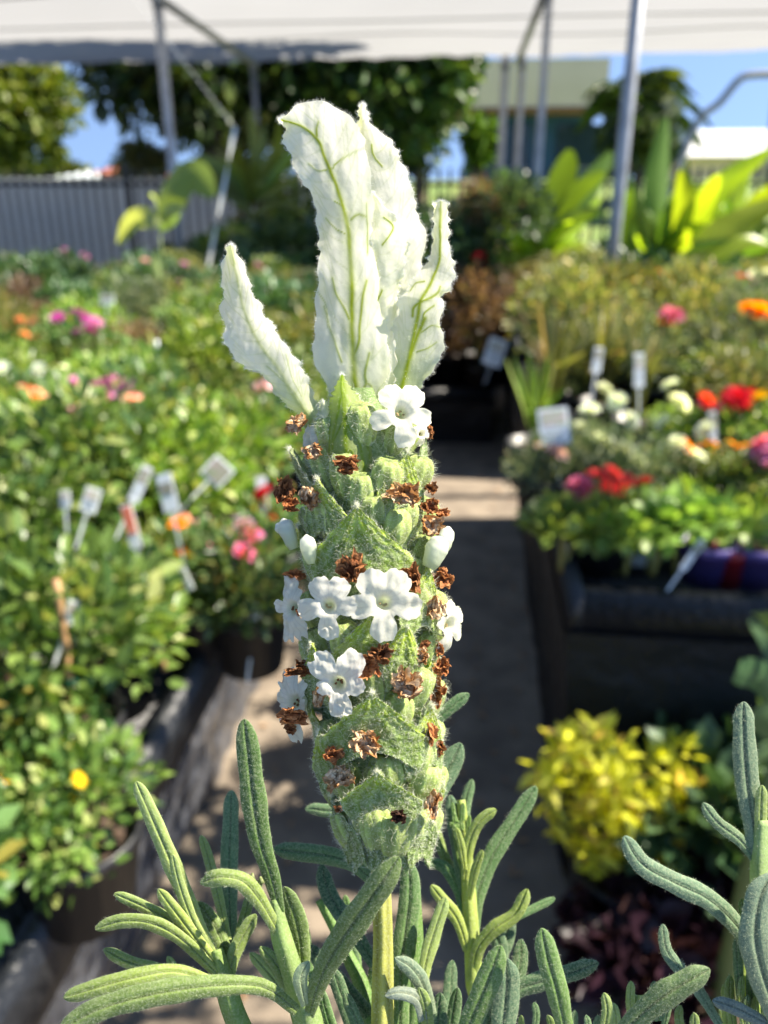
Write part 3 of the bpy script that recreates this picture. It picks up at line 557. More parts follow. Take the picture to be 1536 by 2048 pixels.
def fbract(phi, yb, yt, hw, out=20, lift=26, label=None, sharp=1.0, tipc=(.46, .60, .04), curl=0, seed=0, name='fertile_bract', dx=0):
    """green scale that hugs the spike, base at yb, point at yt"""
    nv, nu = 46, 45; v = np.linspace(0, 1, nv)[:, None]; u = np.linspace(-1, 1, nu)[None]
    y0 = yb+(yt-yb)*v; shp = np.where(v < .42, .72+.28*np.sin(v/.42*pi/2), np.clip((1-v)/.58, 0, 1)**sharp)+.02
    teeth = 1+.06*np.sin(v*46)*np.clip(v*3-1, 0, 1)
    W_ = hw*shp*teeth; drop = (np.abs(u)**1.6)*.32*(yb-yt)*(1-v*.85)
    y = y0+drop; rr = rb(y0)+out+lift*v**1.5+u*0
    x_off = u*W_+dx; ph = phi+x_off/rr*1.0; ph = np.clip(ph, phi-1.35, phi+1.35)
    sway = rs.uniform(-.02, .02)
    V = np.stack([cx(y0)+rr*np.sin(ph+sway*v), y, ZC-rr*np.cos(ph)*.95], -1).reshape(-1, 3)
    o = np.array([sin(phi), 0, -cos(phi)])
    rd = unit((V-np.stack([cx(V[:, 1]), V[:, 1], np.full(len(V), ZC)], 1))*[1, 0, 1])
    uu = np.tile(u.ravel(), nv); vv = np.repeat(v.ravel(), nu)
    nz = noise3(V, 11, seed+3); ven = np.abs(np.sin(uu*9+vv*2+np.sign(uu)*vv*5+.6*noise3(V, 20, seed)))
    V = V+rd*(nz*3+ven*2.5-4*np.exp(-(uu/.12)**2)+curl*(np.abs(uu)**3)*14)[:, None]
    hi = np.clip((vv-.3)*2.0+noise3(V, 25, seed+1)*.35, 0, 1)*np.clip(1.15-np.abs(uu)*.5, 0, 1)
    edge = np.clip((vv+np.abs(uu)*.9)-1.05, 0, 1)*1.2; hi = np.clip(hi+edge, 0, 1)[:, None]
    c = np.array([.20, .31, .055])*(1-hi)+np.array(tipc)*hi; c = c*(1+.5*(.5-ven)[:, None])
    c = c+np.array([.12, .14, .1])*np.clip(noise3(V, 9, seed+7), 0, 1)[:, None]*1.2; c = np.clip(c, .01, 1)
    mb = MB(); Q = grid_q(nv, nu); q = Q[len(Q)//2]; nn = np.cross(V[q[1]]-V[q[0]], V[q[2]]-V[q[0]])
    if nn@o < 0: Q = Q[:, ::-1]
    mb.add(V, Q, m=0, c=c)
    B2 = V-rd*3.2; mb.add(B2, Q[:, ::-1], m=0, c=c*.9+.04)
    nh = int(1500*hw/90) if cos(phi) > -.3 else 200
    pp, nrm = sample(V, Q, np.zeros((0, 3), int), nh, rs); hairs(mb, pp, nrm, 9, .38, rs, 1, WOOL, .8, (0, -.4, 0))
    E = np.vstack([V.reshape(nv, nu, 3)[:, 0], V.reshape(nv, nu, 3)[:, -1], V.reshape(nv, nu, 3)[0], V.reshape(nv, nu, 3)[-1]]); E = E[rs.randint(0, len(E), nh//3)]
    hairs(mb, E, np.broadcast_to(o+[0, -.6, 0], E.shape), 13, .42, rs, 1, WOOL, .8)
    ob = hb(mb, name, [M['fbract'], M['wool']], spike, label); return ob
fbract(-.13, 1150, 1008, 112, 46, 24, seed=1)
fbract(.02, 1345, 1225, 98, 40, 18, seed=2)
fbract(-.02, 1505, 1384, 118, 44, 24, seed=3)
fbract(-.02, 1618, 1543, 86, 42, 26, seed=4)
fbract(.06, 1720, 1640, 46, 4, 4, seed=14, tipc=(.22, .3, .05))
fbract(.42, 1352, 1252, 44, 50, 20, seed=5, curl=-.8, sharp=.45)
fbract(1.25, 1000, 868, 58, 14, 46, seed=6, sharp=.9, tipc=(.3, .42, .12)); fbract(-1.3, 1030, 896, 62, 14, 60, seed=7, sharp=.9, tipc=(.3, .38, .12))
fbract(-1.35, 1180, 1050, 62, 14, 34, seed=8, tipc=(.25, .38, .06)); fbract(1.3, 1200, 1052, 62, 12, 36, seed=9)
fbract(1.3, 1400, 1270, 62, 14, 20, seed=10); fbract(-1.4, 1500, 1368, 60, 14, 20, seed=11)
fbract(1.15, 1640, 1565, 46, 14, 24, seed=12, sharp=.6); fbract(-1.1, 1700, 1590, 50, 10, 14, seed=13, tipc=(.16, .26, .07))
fbract(.95, 1715, 1640, 44, 14, 10, seed=15, sharp=.5, tipc=(.2, .34, .04)); fbract(-.8, 1728, 1650, 44, 8, 4, seed=16, tipc=(.15, .24, .05))
fbract(-.72, 1060, 955, 62, 38, 22, seed=31); fbract(.62, 1010, 900, 58, 36, 24, seed=32); fbract(.85, 1250, 1128, 62, 36, 22, seed=33); fbract(-.85, 1395, 1285, 60, 34, 22, seed=34); fbract(.8, 1520, 1410, 62, 34, 20, seed=35); fbract(-.8, 1560, 1460, 58, 32, 20, seed=36)
for y in (1110, 1290, 1480, 1650): fbract(pi, y, y-120, 90, 18, 26, seed=y)

# ---- sterile bracts (the white flags on top) -----------------
def flag(name, rows, veins=(), z=0, cup=14, ruf=7, seed=0, base=(.34, .45, .12), white=(.94, .93, .82), gf=.16, auto=.55, nv=240, nu=96, label=None, zrow=None, gpow=1.0, hair=1.0, mid=True, vw=2.6, veincol=(.34, .43, .02), vstr=1.0):
    rows = np.array(rows, float); k = len(rows)
    P = smooth_path(rows.reshape(k, -1), nv).reshape(nv, 3, 2); zr = np.zeros(nv) if zrow is None else np.interp(np.linspace(0, 1, nv), np.linspace(0, 1, len(zrow)), zrow)
    u = np.linspace(-1, 1, nu)
    a, b, c_ = P[:, 0], P[:, 1], P[:, 2]
    XY = np.where(u[None, :, None] < 0, b[:, None]+(a-b)[:, None]*(-u)[None, :, None], b[:, None]+(c_-b)[:, None]*u[None, :, None])
    s = np.linspace(0, 1, nv)[:, None]
    # uneven crinkled margin
    ed = (np.abs(u)**5)[None]*(5.5*np.sin(s*23+seed+3*np.sin(s*9+seed))*np.sin(s*51+2*seed)+2.*np.sin(s*97+3*np.sin(s*31+seed)))*np.sign(u)[None]
    XY = XY.copy(); XY[..., 0] += ed*.9
    Z = z+zr[:, None]+cup*(u**2)[None]*(-1 if cup < 0 else 1)*np.sign(cup)*np.sign(cup) + 0*s
    Z = Z+ruf*(np.abs(u)**1.5)[None]*np.sin(s*17+np.sign(u)[None]*1.7+seed)+ruf*.6*(np.abs(u)**2)[None]*np.sin(s*41+u[None]*3+seed)
    V = np.concatenate([XY, Z[..., None]], -1).reshape(-1, 3)
    V[:, 2] += noise3(V*[1, .6, .4], 26, seed+20)*5.0+noise3(V*[1, 1, .2], 13, seed+30)*.8
    xy = V[:, :2]+np.stack([noise3(V, 22, 71), noise3(V, 22, 72)], 1)*2.2; dist = np.full(len(V), 99.); dfa = np.full(len(V), 99.)
    vs = list(veins); mrib = None; dmid = None
    if auto:                                            # fine side veins leaving the midrib
        qv = np.random.RandomState(seed+900)
        for s_ in np.arange(.1, .86, .055):
            i0 = int(s_*(nv-1)); 
            for sg, edge in ((-1, a), (1, c_)):
                i1 = max(int(i0-nv*qv.uniform(.05, .12)), 0); e_ = edge[i1]; b0 = b[i0]; mpt = b0*.5+e_*.5+[0, qv.uniform(4, 14)]; vs.append(([tuple(b0), tuple(mpt), tuple(b0*.12+e_*.88)], -auto))
                i2 = max(i1-int(nv*.05), 0); vs.append(([tuple(mpt), tuple(edge[i2]*.8+b[i2]*.2)], -auto*.8))
    if mid: vs = [([tuple(p) for p in b], 1.5)]+vs
    for pts, wv in vs:
        pts = smooth_path(np.array(pts, float), 60)
        if mid and mrib is None: mrib = pts
        faint = wv < 0; wv = abs(wv); d = np.full(len(V), 99.)
        for si, (p, q) in enumerate(zip(pts[:-1], pts[1:])):
            e = q-p; t = np.clip(((xy-p)@e)/(e@e+1e-9), 0, 1); tp = (.55+1.3*si/60) if pts is mrib else 1
            d = np.minimum(d, np.linalg.norm(xy-(p+t[:, None]*e), axis=1)/tp)
        if mid and pts is mrib: dmid = d.copy()
        if faint: dfa = np.minimum(dfa, d/wv)
        else: dist = np.minimum(dist, d/wv*(1 if dmid is None else 1+np.clip(dmid/45, 0, 1.6)*.55))
    m = np.exp(-(dist/vw)**2)[:, None]*vstr*(1 if dmid is None else np.clip(1.1-dmid/80, .35, 1)[:, None])*np.clip(.95+.4*noise3(V, 40, 77), .4, 1)[:, None]; m2 = np.exp(-(dist/(vw*3.4))**2)[:, None]*.38
    V[:, 2] -= (m[:, 0]*.9)
    ss = np.repeat(s.ravel(), nu)[:, None]; g = np.clip((ss-(1-gf))/gf, 0, 1)**gpow
    g = np.clip(g+.12*noise3(V, 30, seed+5)[:, None]*(ss > .5), 0, 1)
    c = np.array(white)*(1-g)+np.array(base)*g; vc = np.array(veincol)
    c = c*(1-m2)+np.array([.6, .68, .3])*m2; c = c*(1-m)+vc*m
    mf = np.exp(-(dfa/vw)**2)[:, None]*.42*np.clip(.6+.8*noise3(V, 30, 78), 0, 1)[:, None]; c = c*(1-mf)+np.array([.5, .58, .2])*mf
    c = c*(1+.05*noise3(V, 14, seed+9)[:, None])
    mb = MB(); Q = grid_q(nv, nu); q = Q[len(Q)//2]; nn = np.cross(V[q[1]]-V[q[0]], V[q[2]]-V[q[0]])
    if nn[2] > 0: Q = Q[:, ::-1]
    mb.add(V, Q, m=0, c=np.clip(c, .01, .95))
    G = V.reshape(nv, nu, 3); nh = int(1900*hair)
    E = np.vstack([G[:, 0], G[:, -1], G[0], G[:, 1], G[:, -2]]); dr = np.vstack([G[:, 0]-G[:, 6], G[:, -1]-G[:, -7], np.broadcast_to([0, -1, 0.], G[0].shape), G[:, 1]-G[:, 6], G[:, -2]-G[:, -7]])
    i = rs.randint(0, len(E), nh); hairs(mb, E[i], unit(dr[i]), 7.5, .36, rs, 1, (.84, .85, .8), .8)
    pp, nrm = sample(V, Q, np.zeros((0, 3), int), int(600*hair), rs); hairs(mb, pp, nrm, 4.5, .3, rs, 1, (.84, .85, .8), .8)
    return hb(mb, name, [M['bract'], M['wool']], spike, label)
def zz(pts): return [(400+x*.3646, 180+y*.3646) for x, y in pts]
flag('sterile_bract', [[(716, 214), (725, 207), (733, 214)], [(715, 240), (727, 238), (746, 250)], [(708, 275), (740, 272), (786, 284)], [(705, 320), (750, 315), (804, 320)], [(705, 370), (760, 370), (819, 368)], [(710, 430), (768, 430), (838, 428)], [(715, 490), (770, 490), (851, 488)], [(720, 550), (772, 550), (838, 546)], [(725, 610), (770, 610), (818, 600)], [(730, 700), (765, 700), (810, 690)], [(735, 800), (762, 800), (800, 790)], [(735, 870), (755, 870), (775, 870)]],
     z=150, cup=-26, ruf=11, seed=5, mid=False, veins=[(zz([(940, 300), (950, 360), (1000, 420)]), .8)], hair=1.6)
flag('sterile_bract', [[(741, 388), (746, 385), (752, 392)], [(742, 420), (758, 415), (782, 425)], [(744, 460), (770, 455), (805, 455)], [(745, 510), (772, 510), (818, 500)], [(745, 560), (772, 560), (806, 556)], [(748, 610), (770, 610), (796, 606)], [(750, 680), (768, 680), (790, 680)], [(748, 760), (762, 760), (790, 760)], [(742, 850), (755, 850), (775, 850)]],
     z=112, cup=10, ruf=9, seed=8, mid=False, veins=[(zz([(1000, 850), (1060, 760), (1010, 700)]), .7), (zz([(930, 1300), (960, 1200), (1000, 1100)]), .8)], white=(.93, .93, .82))
flag('sterile_bract', [[(560, 237), (562, 239), (564, 233)], [(566, 258), (588, 247), (602, 208)], [(571, 290), (612, 258), (645, 202)], [(583, 322), (636, 283), (686, 222)], [(600, 355), (653, 320), (717, 256)], [(622, 392), (671, 368), (738, 318)], [(629, 435), (690, 428), (750, 400)], [(636, 490), (699, 490), (746, 470)], [(633, 545), (703, 563), (760, 560)], [(636, 600), (704, 612), (768, 622)], [(624, 690), (705, 690), (780, 700)], [(640, 745), (709, 750), (772, 760)], [(664, 800), (713, 802), (755, 805)], [(680, 860), (716, 860), (745, 860)]],
     z=92, cup=14, ruf=9, seed=2, vw=3.1, zrow=[-26, -16, -4, 4, 6, 4, 0, 0, 4, 8, 14, 18], label='large white sterile bract with yellow green midrib',
     veins=[(zz([(640, 255), (640, 210), (648, 175)]), 1), (zz([(738, 412), (790, 375), (850, 342), (905, 318)]), .8), (zz([(735, 425), (690, 440), (640, 440), (595, 405)]), .7), (zz([(915, 620), (912, 690), (916, 780), (918, 900)]), .6), (zz([(825, 712), (865, 685), (912, 692)]), .9), (zz([(820, 1260), (790, 1190), (750, 1120), (728, 1030)]), .9), (zz([(835, 1470), (870, 1380), (885, 1230), (895, 1130), (915, 1045)]), 1.1), (zz([(775, 1490), (735, 1380), (700, 1260), (680, 1190)]), .8), (zz([(850, 1680), (905, 1620), (905, 1570), (915, 1500), (930, 1440)]), 1.0), (zz([(890, 1740), (940, 1640), (905, 1605)]), .9), (zz([(800, 690), (780, 640), (740, 610)]), .6), (zz([(795, 790), (740, 760), (690, 700)]), .5), (zz([(630, 1080), (690, 1180), (700, 1300)]), .4)])
flag('sterile_bract', [[(456, 494), (461, 489), (466, 492)], [(445, 545), (470, 540), (491, 545)], [(444, 600), (482, 598), (513, 597)], [(447, 655), (500, 650), (532, 632)], [(460, 706), (522, 690), (560, 672)], [(494, 736), (555, 735), (594, 721)], [(526, 750), (580, 778), (619, 771)], [(560, 795), (604, 815), (636, 818)], [(598, 835), (625, 846), (646, 847)], [(630, 875), (642, 880), (655, 876)]],
     z=96, cup=18, ruf=8, seed=13, vstr=.4, zrow=[-14, -8, 0, 6, 12, 22, 30], base=(.32, .44, .1), gf=.42, veins=[(zz([(600, 1800), (520, 1660), (420, 1560), (370, 1520)]), 1), (zz([(560, 1680), (500, 1560), (470, 1450)]), .5), (zz([(180, 860), (180, 910), (192, 950)]), 1.6)], vw=2.4, gpow=1.2)
flag('sterile_bract', [[(866, 408), (881, 401), (897, 408)], [(864, 450), (880, 450), (900, 452)], [(862, 492), (880, 492), (900, 490)], [(852, 526), (876, 530), (911, 541)], [(830, 556), (862, 566), (900, 575)], [(806, 590), (842, 600), (885, 600)], [(792, 630), (834, 640), (885, 648)], [(787, 675), (824, 690), (880, 720)], [(790, 730), (812, 745), (848, 766)], [(786, 790), (798, 795), (820, 800)], [(780, 850), (788, 852), (798, 855)]],
     z=100, cup=14, ruf=9, seed=17, zrow=[-10, -4, -8, -22, -4, 8, 22], gf=.45, base=(.3, .42, .14), veins=[(zz([(1165, 1240), (1175, 1190), (1230, 1155), (1300, 1120), (1320, 1080)]), 1.3), (zz([(1220, 1260), (1230, 1220), (1280, 1180)]), .8), (zz([(1230, 1050), (1180, 1060), (1150, 1100)]), .8), (zz([(1315, 650), (1320, 700), (1318, 750)]), 1.5), (zz([(1130, 1540), (1180, 1380), (1230, 1250)]), 2.2), (zz([(1190, 1440), (1250, 1420), (1300, 1380)]), .7), (zz([(1210, 1330), (1270, 1290), (1330, 1300)]), .7)], gpow=1.3)
flag('sterile_bract', [[(681, 752), (684, 748), (688, 752)], [(667, 775), (684, 775), (704, 775)], [(656, 808), (686, 806), (722, 800)], [(650, 855), (690, 850), (734, 845)], [(640, 905), (693, 900), (752, 895)], [(640, 950), (698, 950), (768, 945)], [(668, 985), (702, 990), (745, 985)]],
     z=44, cup=52, ruf=4, seed=23, zrow=[20, 6, -6, -14, -18, -12, 0], white=(.62, .68, .36), base=(.3, .42, .12), gf=.95, gpow=.5, vw=2.8, veincol=(.30, .44, .02), label='greenish yellow veined bract at the foot of the white ones',
     veins=[([(676, 985), (664, 930), (668, 860), (680, 800)], 1.6), ([(722, 985), (728, 930), (712, 850), (694, 800)], 1.6), ([(668, 880), (690, 840), (700, 860), (722, 880)], 1), ([(650, 940), (658, 900), (660, 840)], 1.2), ([(745, 960), (738, 900), (722, 840)], 1.2), ([(682, 940), (700, 900), (716, 930)], .9), ([(684, 750), (690, 790), (692, 860), (697, 985)], 2.2)])
flag('sterile_bract', [[(640, 806), (645, 800), (652, 806)], [(636, 830), (652, 828), (664, 836)], [(634, 860), (652, 860), (666, 866)], [(640, 900), (654, 900), (664, 900)]], z=70, cup=8, ruf=3, seed=31, nv=40, nu=24, mid=False, gf=.6, hair=.3)

# ---- corollas ------------------------------------------------
def corolla(x, y, z, r, lobes, yaw=0, pitch=0, roll=0, throat=26, seed=0, ragged=0, brown=0, back=14, label=None, cup=0, tube_=(50, 40)):
    """lobes: (angle deg, length, half-angle deg); yaw>0 faces right, pitch>0 faces up"""
    nr, na = 26, 150; th = np.linspace(0, 2*pi, na, endpoint=False); q = np.random.RandomState(seed)
    Rm = np.full(na, .44)
    for a, L, h in lobes:
        d = (np.degrees(th)-a+180) % 360-180; e = np.clip(1-np.abs(d/(h*1.24))**2.8, 0, 1)**.5*L
        Rm = np.maximum(Rm, e)
    if ragged: Rm = Rm*(1-ragged*np.clip(np.sin(th*7+seed)+np.sin(th*13+2*seed)-.6, 0, 1)*.3)
    Rm = Rm*(1+.02*np.sin(th*19+seed)+.012*np.sin(th*37))
    t = np.linspace(0, 1, nr)[:, None]; rr = r*(.0+t*Rm[None]); X = rr*np.cos(th); Y = rr*np.sin(th); q_ = rr/r
    Z = throat*np.exp(-(q_/.2)**2)+back*q_**2-cup*q_**2*(np.sin(th)[None] < 0)
    P = np.stack([X, Y, Z], -1).reshape(-1, 3)
    P[:, 2] += noise3(P, r*.3, seed)*r*.11*(np.clip(q_.ravel()*1.6, 0, 1))+r*.045*np.sin(np.tile(th, nr)*7+seed+2*q_.ravel())*q_.ravel()**2+ragged*noise3(P, r*.17, seed+4)*r*.14
    P[:, 1] *= -1
    tt = np.repeat(t.ravel(), na); vn = np.abs(np.sin(np.tile(th, nr)*10+2.2*noise3(P, r*.35, seed+1)))
    c = np.array([.94, .90, .78])*(1-.27*(np.exp(-(vn/.24)**2)*np.clip(tt*1.6, 0, 1)*(1-tt*.6))[:, None])
    c = c*(1-.35*np.exp(-(q_.ravel()/.17)**2)[:, None]*np.array([.75, .55, 1.15]))
    if brown:
        bm = np.clip((noise3(P, r*.25, seed+9)*.9+(tt-.9)*2.2)+brown-.75, 0, 1)[:, None]; bm = np.clip(bm*2.4, 0, 1); c = c*(1-bm)+np.array([.36, .15, .06])*bm
    cy, sy = cos(yaw), sin(yaw); cp, sp = cos(pitch), sin(pitch); cr, sr = cos(roll), sin(roll)
    Rm3 = np.array([[cy, 0, -sy], [0, 1, 0], [sy, 0, cy]])@np.array([[1, 0, 0], [0, cp, -sp], [0, sp, cp]])@np.array([[cr, -sr, 0], [sr, cr, 0], [0, 0, 1]])
    V = P@Rm3.T+[x, y, z]; mb = MB(); Q = grid_q(nr, na, True); mb.add(V, Q, m=0, c=np.clip(c, .02, .93))
    tl = np.array([(0, 0, throat*.3), (0, 0, throat+14), (0, 8, throat+14+tube_[0]), (0, tube_[1], throat+20+tube_[0]*1.4)]); tl = smooth_path(tl, 10)@Rm3.T+[x, y, z]
    mb2 = mb; tube(mb2, tl, np.linspace(r*.26, r*.16, 10), 14, 0, (.72, .76, .6), cap=False)
    for k in range(5):
        a = q.uniform(0, 6.28); p = (np.array([cos(a)*r*.09, sin(a)*r*.07, throat*.55])@Rm3.T)+[x, y, z]
        tube(mb2, [p, p+np.array([q.uniform(-2, 2), q.uniform(-2, 2), -3.5])], [r*.035, r*.03], 6, 0, (.62, .5, .25) if not brown else (.3, .14, .06))
    return hb(mb, 'corolla', [M['petal']], spike, label)
FIVE = [(118, .86, 34), (62, .86, 34), (183, .9, 33), (-3, .9, 33), (270, .98, 31)]
corolla(656, 1212, -50, 67, [(116, .92, 33), (60, .92, 33), (190, .98, 30), (-2, .86, 30), (268, 1.04, 27)], yaw=-.2, pitch=.1, seed=1, label='open white five lobed flower, smaller one of the front pair')
corolla(768, 1206, -60, 79, [(122, .93, 36), (58, .93, 36), (190, .92, 30), (-8, .98, 31), (270, 1.0, 30)], yaw=.05, pitch=.08, seed=2, label='open white five lobed flower, larger one of the front pair')
corolla(580, 1218, 60, 66, [(100, 1.15, 24), (55, .7, 26), (170, .75, 26), (250, 1.1, 20), (292, 1.0, 28)], yaw=-.75, pitch=.05, seed=3, ragged=.6, brown=.25)
corolla(675, 1368, -50, 74, [(130, 1.02, 33), (55, 1.02, 35), (195, .6, 30), (-10, .75, 30), (275, .95, 30)], yaw=-.12, pitch=.15, seed=4, ragged=.35, brown=.32, throat=36, label='fading white flower with browning lower lip')
corolla(584, 1405, 66, 72, [(110, 1.0, 34), (60, .7, 30), (165, .72, 30), (235, .75, 24), (268, 1.15, 22)], yaw=-.8, pitch=.0, seed=5, ragged=.6, brown=.3)
corolla(902, 1252, 70, 58, [(110, .9, 30), (55, .9, 30), (185, .7, 28), (-5, .95, 26), (285, 1.0, 30)], yaw=.9, pitch=.15, roll=.3, seed=6, ragged=.25)
corolla(803, 826, 10, 66, [(120, .95, 36), (55, .95, 36), (198, .98, 27), (-12, .95, 27), (280, 1.05, 28)], yaw=.12, pitch=-.1, seed=7, throat=30, label='open white flower below the right hand bract')
corolla(614, 880, 100, 40, FIVE, yaw=-1.1, seed=9, ragged=.5, brown=.4)
corolla(845, 868, 60, 24, FIVE, yaw=.5, seed=12, ragged=.5, brown=.2)
def bud(x, y, z, w, h, roll, seed=0):
    mb = MB(); n, k = 16, 20; t = np.linspace(0, 1, n); a = np.linspace(0, 2*pi, k, endpoint=False)
    pr = np.interp(t, [0, .2, .6, .85, 1], [.5, .75, 1, .8, .1])*w/2
    P = np.stack([pr[:, None]*np.cos(a)*(1+.12*np.cos(a*4+seed)), -t[:, None]*h+0*a, pr[:, None]*np.sin(a)], -1).reshape(-1, 3)
    P += noise3(P, w*.4, seed)[:, None]*unit(P*[1, 0, 1])*w*.09
    c, s = cos(roll), sin(roll); V = P@np.array([[c, -s, 0], [s, c, 0], [0, 0, 1]]).T+[x, y, z]; Q = grid_q(n, k, True)
    cc = np.array([.6, .68, .42])*(1-np.repeat(t, k))[:, None]+np.array([.86, .87, .8])*np.repeat(t, k)[:, None]; mb.add(V, Q, m=0, c=cc)
    hb(mb, 'flower_bud', [M['petal']], spike)
bud(856, 1135, 30, 46, 70, .45, 1); bud(880, 1110, 40, 34, 60, .3, 2); bud(622, 1128, 20, 34, 60, -.15, 3); bud(588, 1098, 66, 36, 66, -.35, 4); bud(580, 1070, 70, 26, 36, -.9, 5)

def withered(x, y, z, r, tone=0, seed=0, squash=(1, 1)):
    """crumpled dead corolla; tone 0 rust brown, 1 pale straw, 2 near black"""
    q = np.random.RandomState(seed+500); mb = MB()
    cols = [np.array([(.36, .12, .035), (.17, .055, .02), (.55, .24, .09)])*(.65+.7*q.rand()), np.array([(.72, .50, .26), (.42, .19, .06), (.82, .68, .46)]), np.array([(.05, .022, .012), (.03, .015, .01), (.10, .04, .02)])][tone]
    for j in range(3):
        nr, na = 14, 60; th = np.linspace(0, 2*pi, na, endpoint=False); t = np.linspace(.05, 1, nr)[:, None]
        Rr = r*(.72+.15*np.sin(th*(2+j)+q.uniform(0, 6))+.09*np.sin(th*6+q.uniform(0, 6))+.05*np.sin(th*17+q.uniform(0, 6)))
        P = np.stack([t*Rr*np.cos(th), t*Rr*np.sin(th)*.9, (1-t)*r*.5-.25*r*t**2+0*th], -1).reshape(-1, 3)
        P += np.stack([noise3(P+k*31, r*.42, seed*7+k+j*3) for k in range(3)], 1)*r*.5+np.stack([noise3(P+k*17, r*.13, seed*5+k+j) for k in range(3)], 1)*r*.16
        A = q.normal(size=(3, 3)); U, _, Vt = np.linalg.svd(A*.35+np.eye(3)); P = P@(U@Vt).T; P = P*[squash[0], squash[1], .8]+[x+q.uniform(-.2, .2)*r, y+q.uniform(-.2, .2)*r, z+j*r*.16-r*.2]
        w = np.clip(.5+noise3(P, r*.3, seed)*.9, 0, 1)[:, None]; tt = np.repeat(t.ravel(), na)[:, None]
        c = cols[0]*(1-w)+cols[1]*w
        if tone == 1: c = cols[2]*(1-np.clip(w*1.2-.35+tt**4*.7, 0, 1))+cols[1]*np.clip(w*1.2-.35+tt**4*.7, 0, 1)
        else: c = c*(1-tt**5)+cols[2]*tt**5
        mb.add(P, grid_q(nr, na, True), m=0, c=np.clip(c, .004, 1))
    hb(mb, 'withered_flower', [M['dry']], spike, ['rust brown withered flower', 'pale straw withered flower', 'blackened withered flower'][tone] if tone else None)
for i, (x, y, z, r, tn, sx, sy) in enumerate([
    (590, 845, 90, 24, 0, 1, 1), (622, 902, 44, 26, 1, 1, .8), (693, 933, -22, 34, 0, 1, .75), (568, 985, 70, 32, 0, .7, 1.2), (580, 1012, 64, 24, 0, .9, .7), (622, 1002, 22, 32, 1, .8, 1.1),
    (804, 990, -6, 42, 1, 1, .8), (862, 978, 60, 17, 0, 1, 1), (862, 1012, 56, 24, 0, 1, .9), (884, 1024, 66, 18, 0, 1, .7), (866, 1052, 40, 32, 0, 1, .9), (858, 866, 84, 18, 0, .8, 1.1),
    (700, 1136, -30, 38, 0, 1, 1.1), (822, 1158, -8, 34, 0, .7, 1.2), (884, 1156, 70, 28, 0, 1, .9), (872, 1214, 40, 28, 0, .75, 1.2), (604, 1222, 30, 14, 0, 1, 1), (590, 1150, 70, 22, 0, 1.2, .8),
    (764, 1308, -34, 30, 0, 1, .9), (736, 1330, -24, 30, 0, 1.1, .9), (838, 1312, 8, 26, 0, .9, 1), (882, 1334, 70, 24, 0, .9, 1.1), (874, 1378, 54, 28, 0, .9, 1.3), (848, 1290, 20, 14, 0, 1, 1),
    (808, 1366, -18, 42, 1, 1, 1.1), (638, 1392, -6, 22, 0, .6, 1.4), (592, 1346, 40, 24, 0, 1.4, .5), (584, 1430, 30, 32, 0, 1.2, .7), (605, 1332, 60, 20, 0, 1, .7), (580, 1456, 62, 16, 0, 1, 1),
    (735, 1486, -34, 38, 0, 1, 1), (862, 1470, 34, 28, 0, .9, 1.3), (880, 1494, 60, 16, 0, .9, 1.3), (670, 1508, 4, 26, 0, 1, .8), (674, 1556, -8, 36, 1, 1, 1), (864, 1610, 26, 26, 1, .75, 1.4),
    (797, 1635, -14, 20, 2, 1, .9), (676, 1618, 30, 10, 0, 1, 1), (878, 1296, 70, 16, 0, .8, 1.2)]):
    withered(x, y, z, r*.86, tn if tn or i % 5 else 1, i, (sx, sy))
# pale woolly calyx bodies that carry the front flowers
for phi, y, L, r in [(.1, 1590, 84, 38), (.14, 1722, 92, 40), (-.45, 1700, 96, 38), (.62, 1690, 84, 34), (-.42, 1630, 70, 30), (.5, 1100, 90, 38), (.42, 1460, 80, 34), (-.1, 1040, 96, 30), (-.75, 1100, 90, 28), (.95, 1200, 90, 32), (.75, 1560, 90, 42)]:
    calyx(phi, min(y, 1712), L, r, .3, 1.15)

# ================================================================ background vegetation
LT7 = np.array([(0, 0, 0), (.22, -.36, .10), (.60, -.40, .10), (1, 0, -.08), (.60, .40, .10), (.22, .36, .10), (.42, 0, -.04)])
LF7 = np.array([(6, 1, 0), (6, 2, 1), (6, 3, 2), (6, 4, 3), (6, 5, 4), (6, 0, 5)])
def leaves(mb, P, D, ln, wd, q, m=0, size_var=.35):
    """place one leaf at each point P pointing along D"""
    n = len(P); D = unit(D); up = unit(np.array([0, 0, 1.])+q.normal(size=(n, 3))*.45); Sx = unit(np.cross(D, up)); Nn = np.cross(Sx, D)
    s = (1+q.uniform(-size_var, size_var, (n, 1, 1)))
    V = P[:, None]+s*(LT7[None, :, 0:1]*ln*D[:, None]+LT7[None, :, 1:2]*wd*Sx[:, None]+LT7[None, :, 2:3]*ln*Nn[:, None])
    mb.add(V.reshape(-1, 3), T=(np.arange(n)[:, None, None]*7+LF7[None]).reshape(-1, 3), m=m)
def dome(n, c, rad, q, clumps=14, tight=.34, bottom=-.3):
    """clumped points through an ellipsoid with outward directions"""
    k = q.normal(size=(clumps, 3)); k = unit(k); k[:, 2] = np.abs(k[:, 2])*1.1+bottom; k = k*q.uniform(.55, .95, (clumps, 1))
    i = q.randint(0, clumps, n); P = k[i]+q.normal(size=(n, 3))*tight*q.uniform(.5, 1.2, (clumps, 1))[i]; r = np.linalg.norm(P, axis=1); P = P/np.maximum(r, 1.08)[:, None]
    D = unit(P*.8+(P-k[i])*1.2+[0, 0, .35]+q.normal(size=(n, 3))*.5); return P*np.asarray(rad)+np.asarray(c), D
POT = {}
KEEP = []
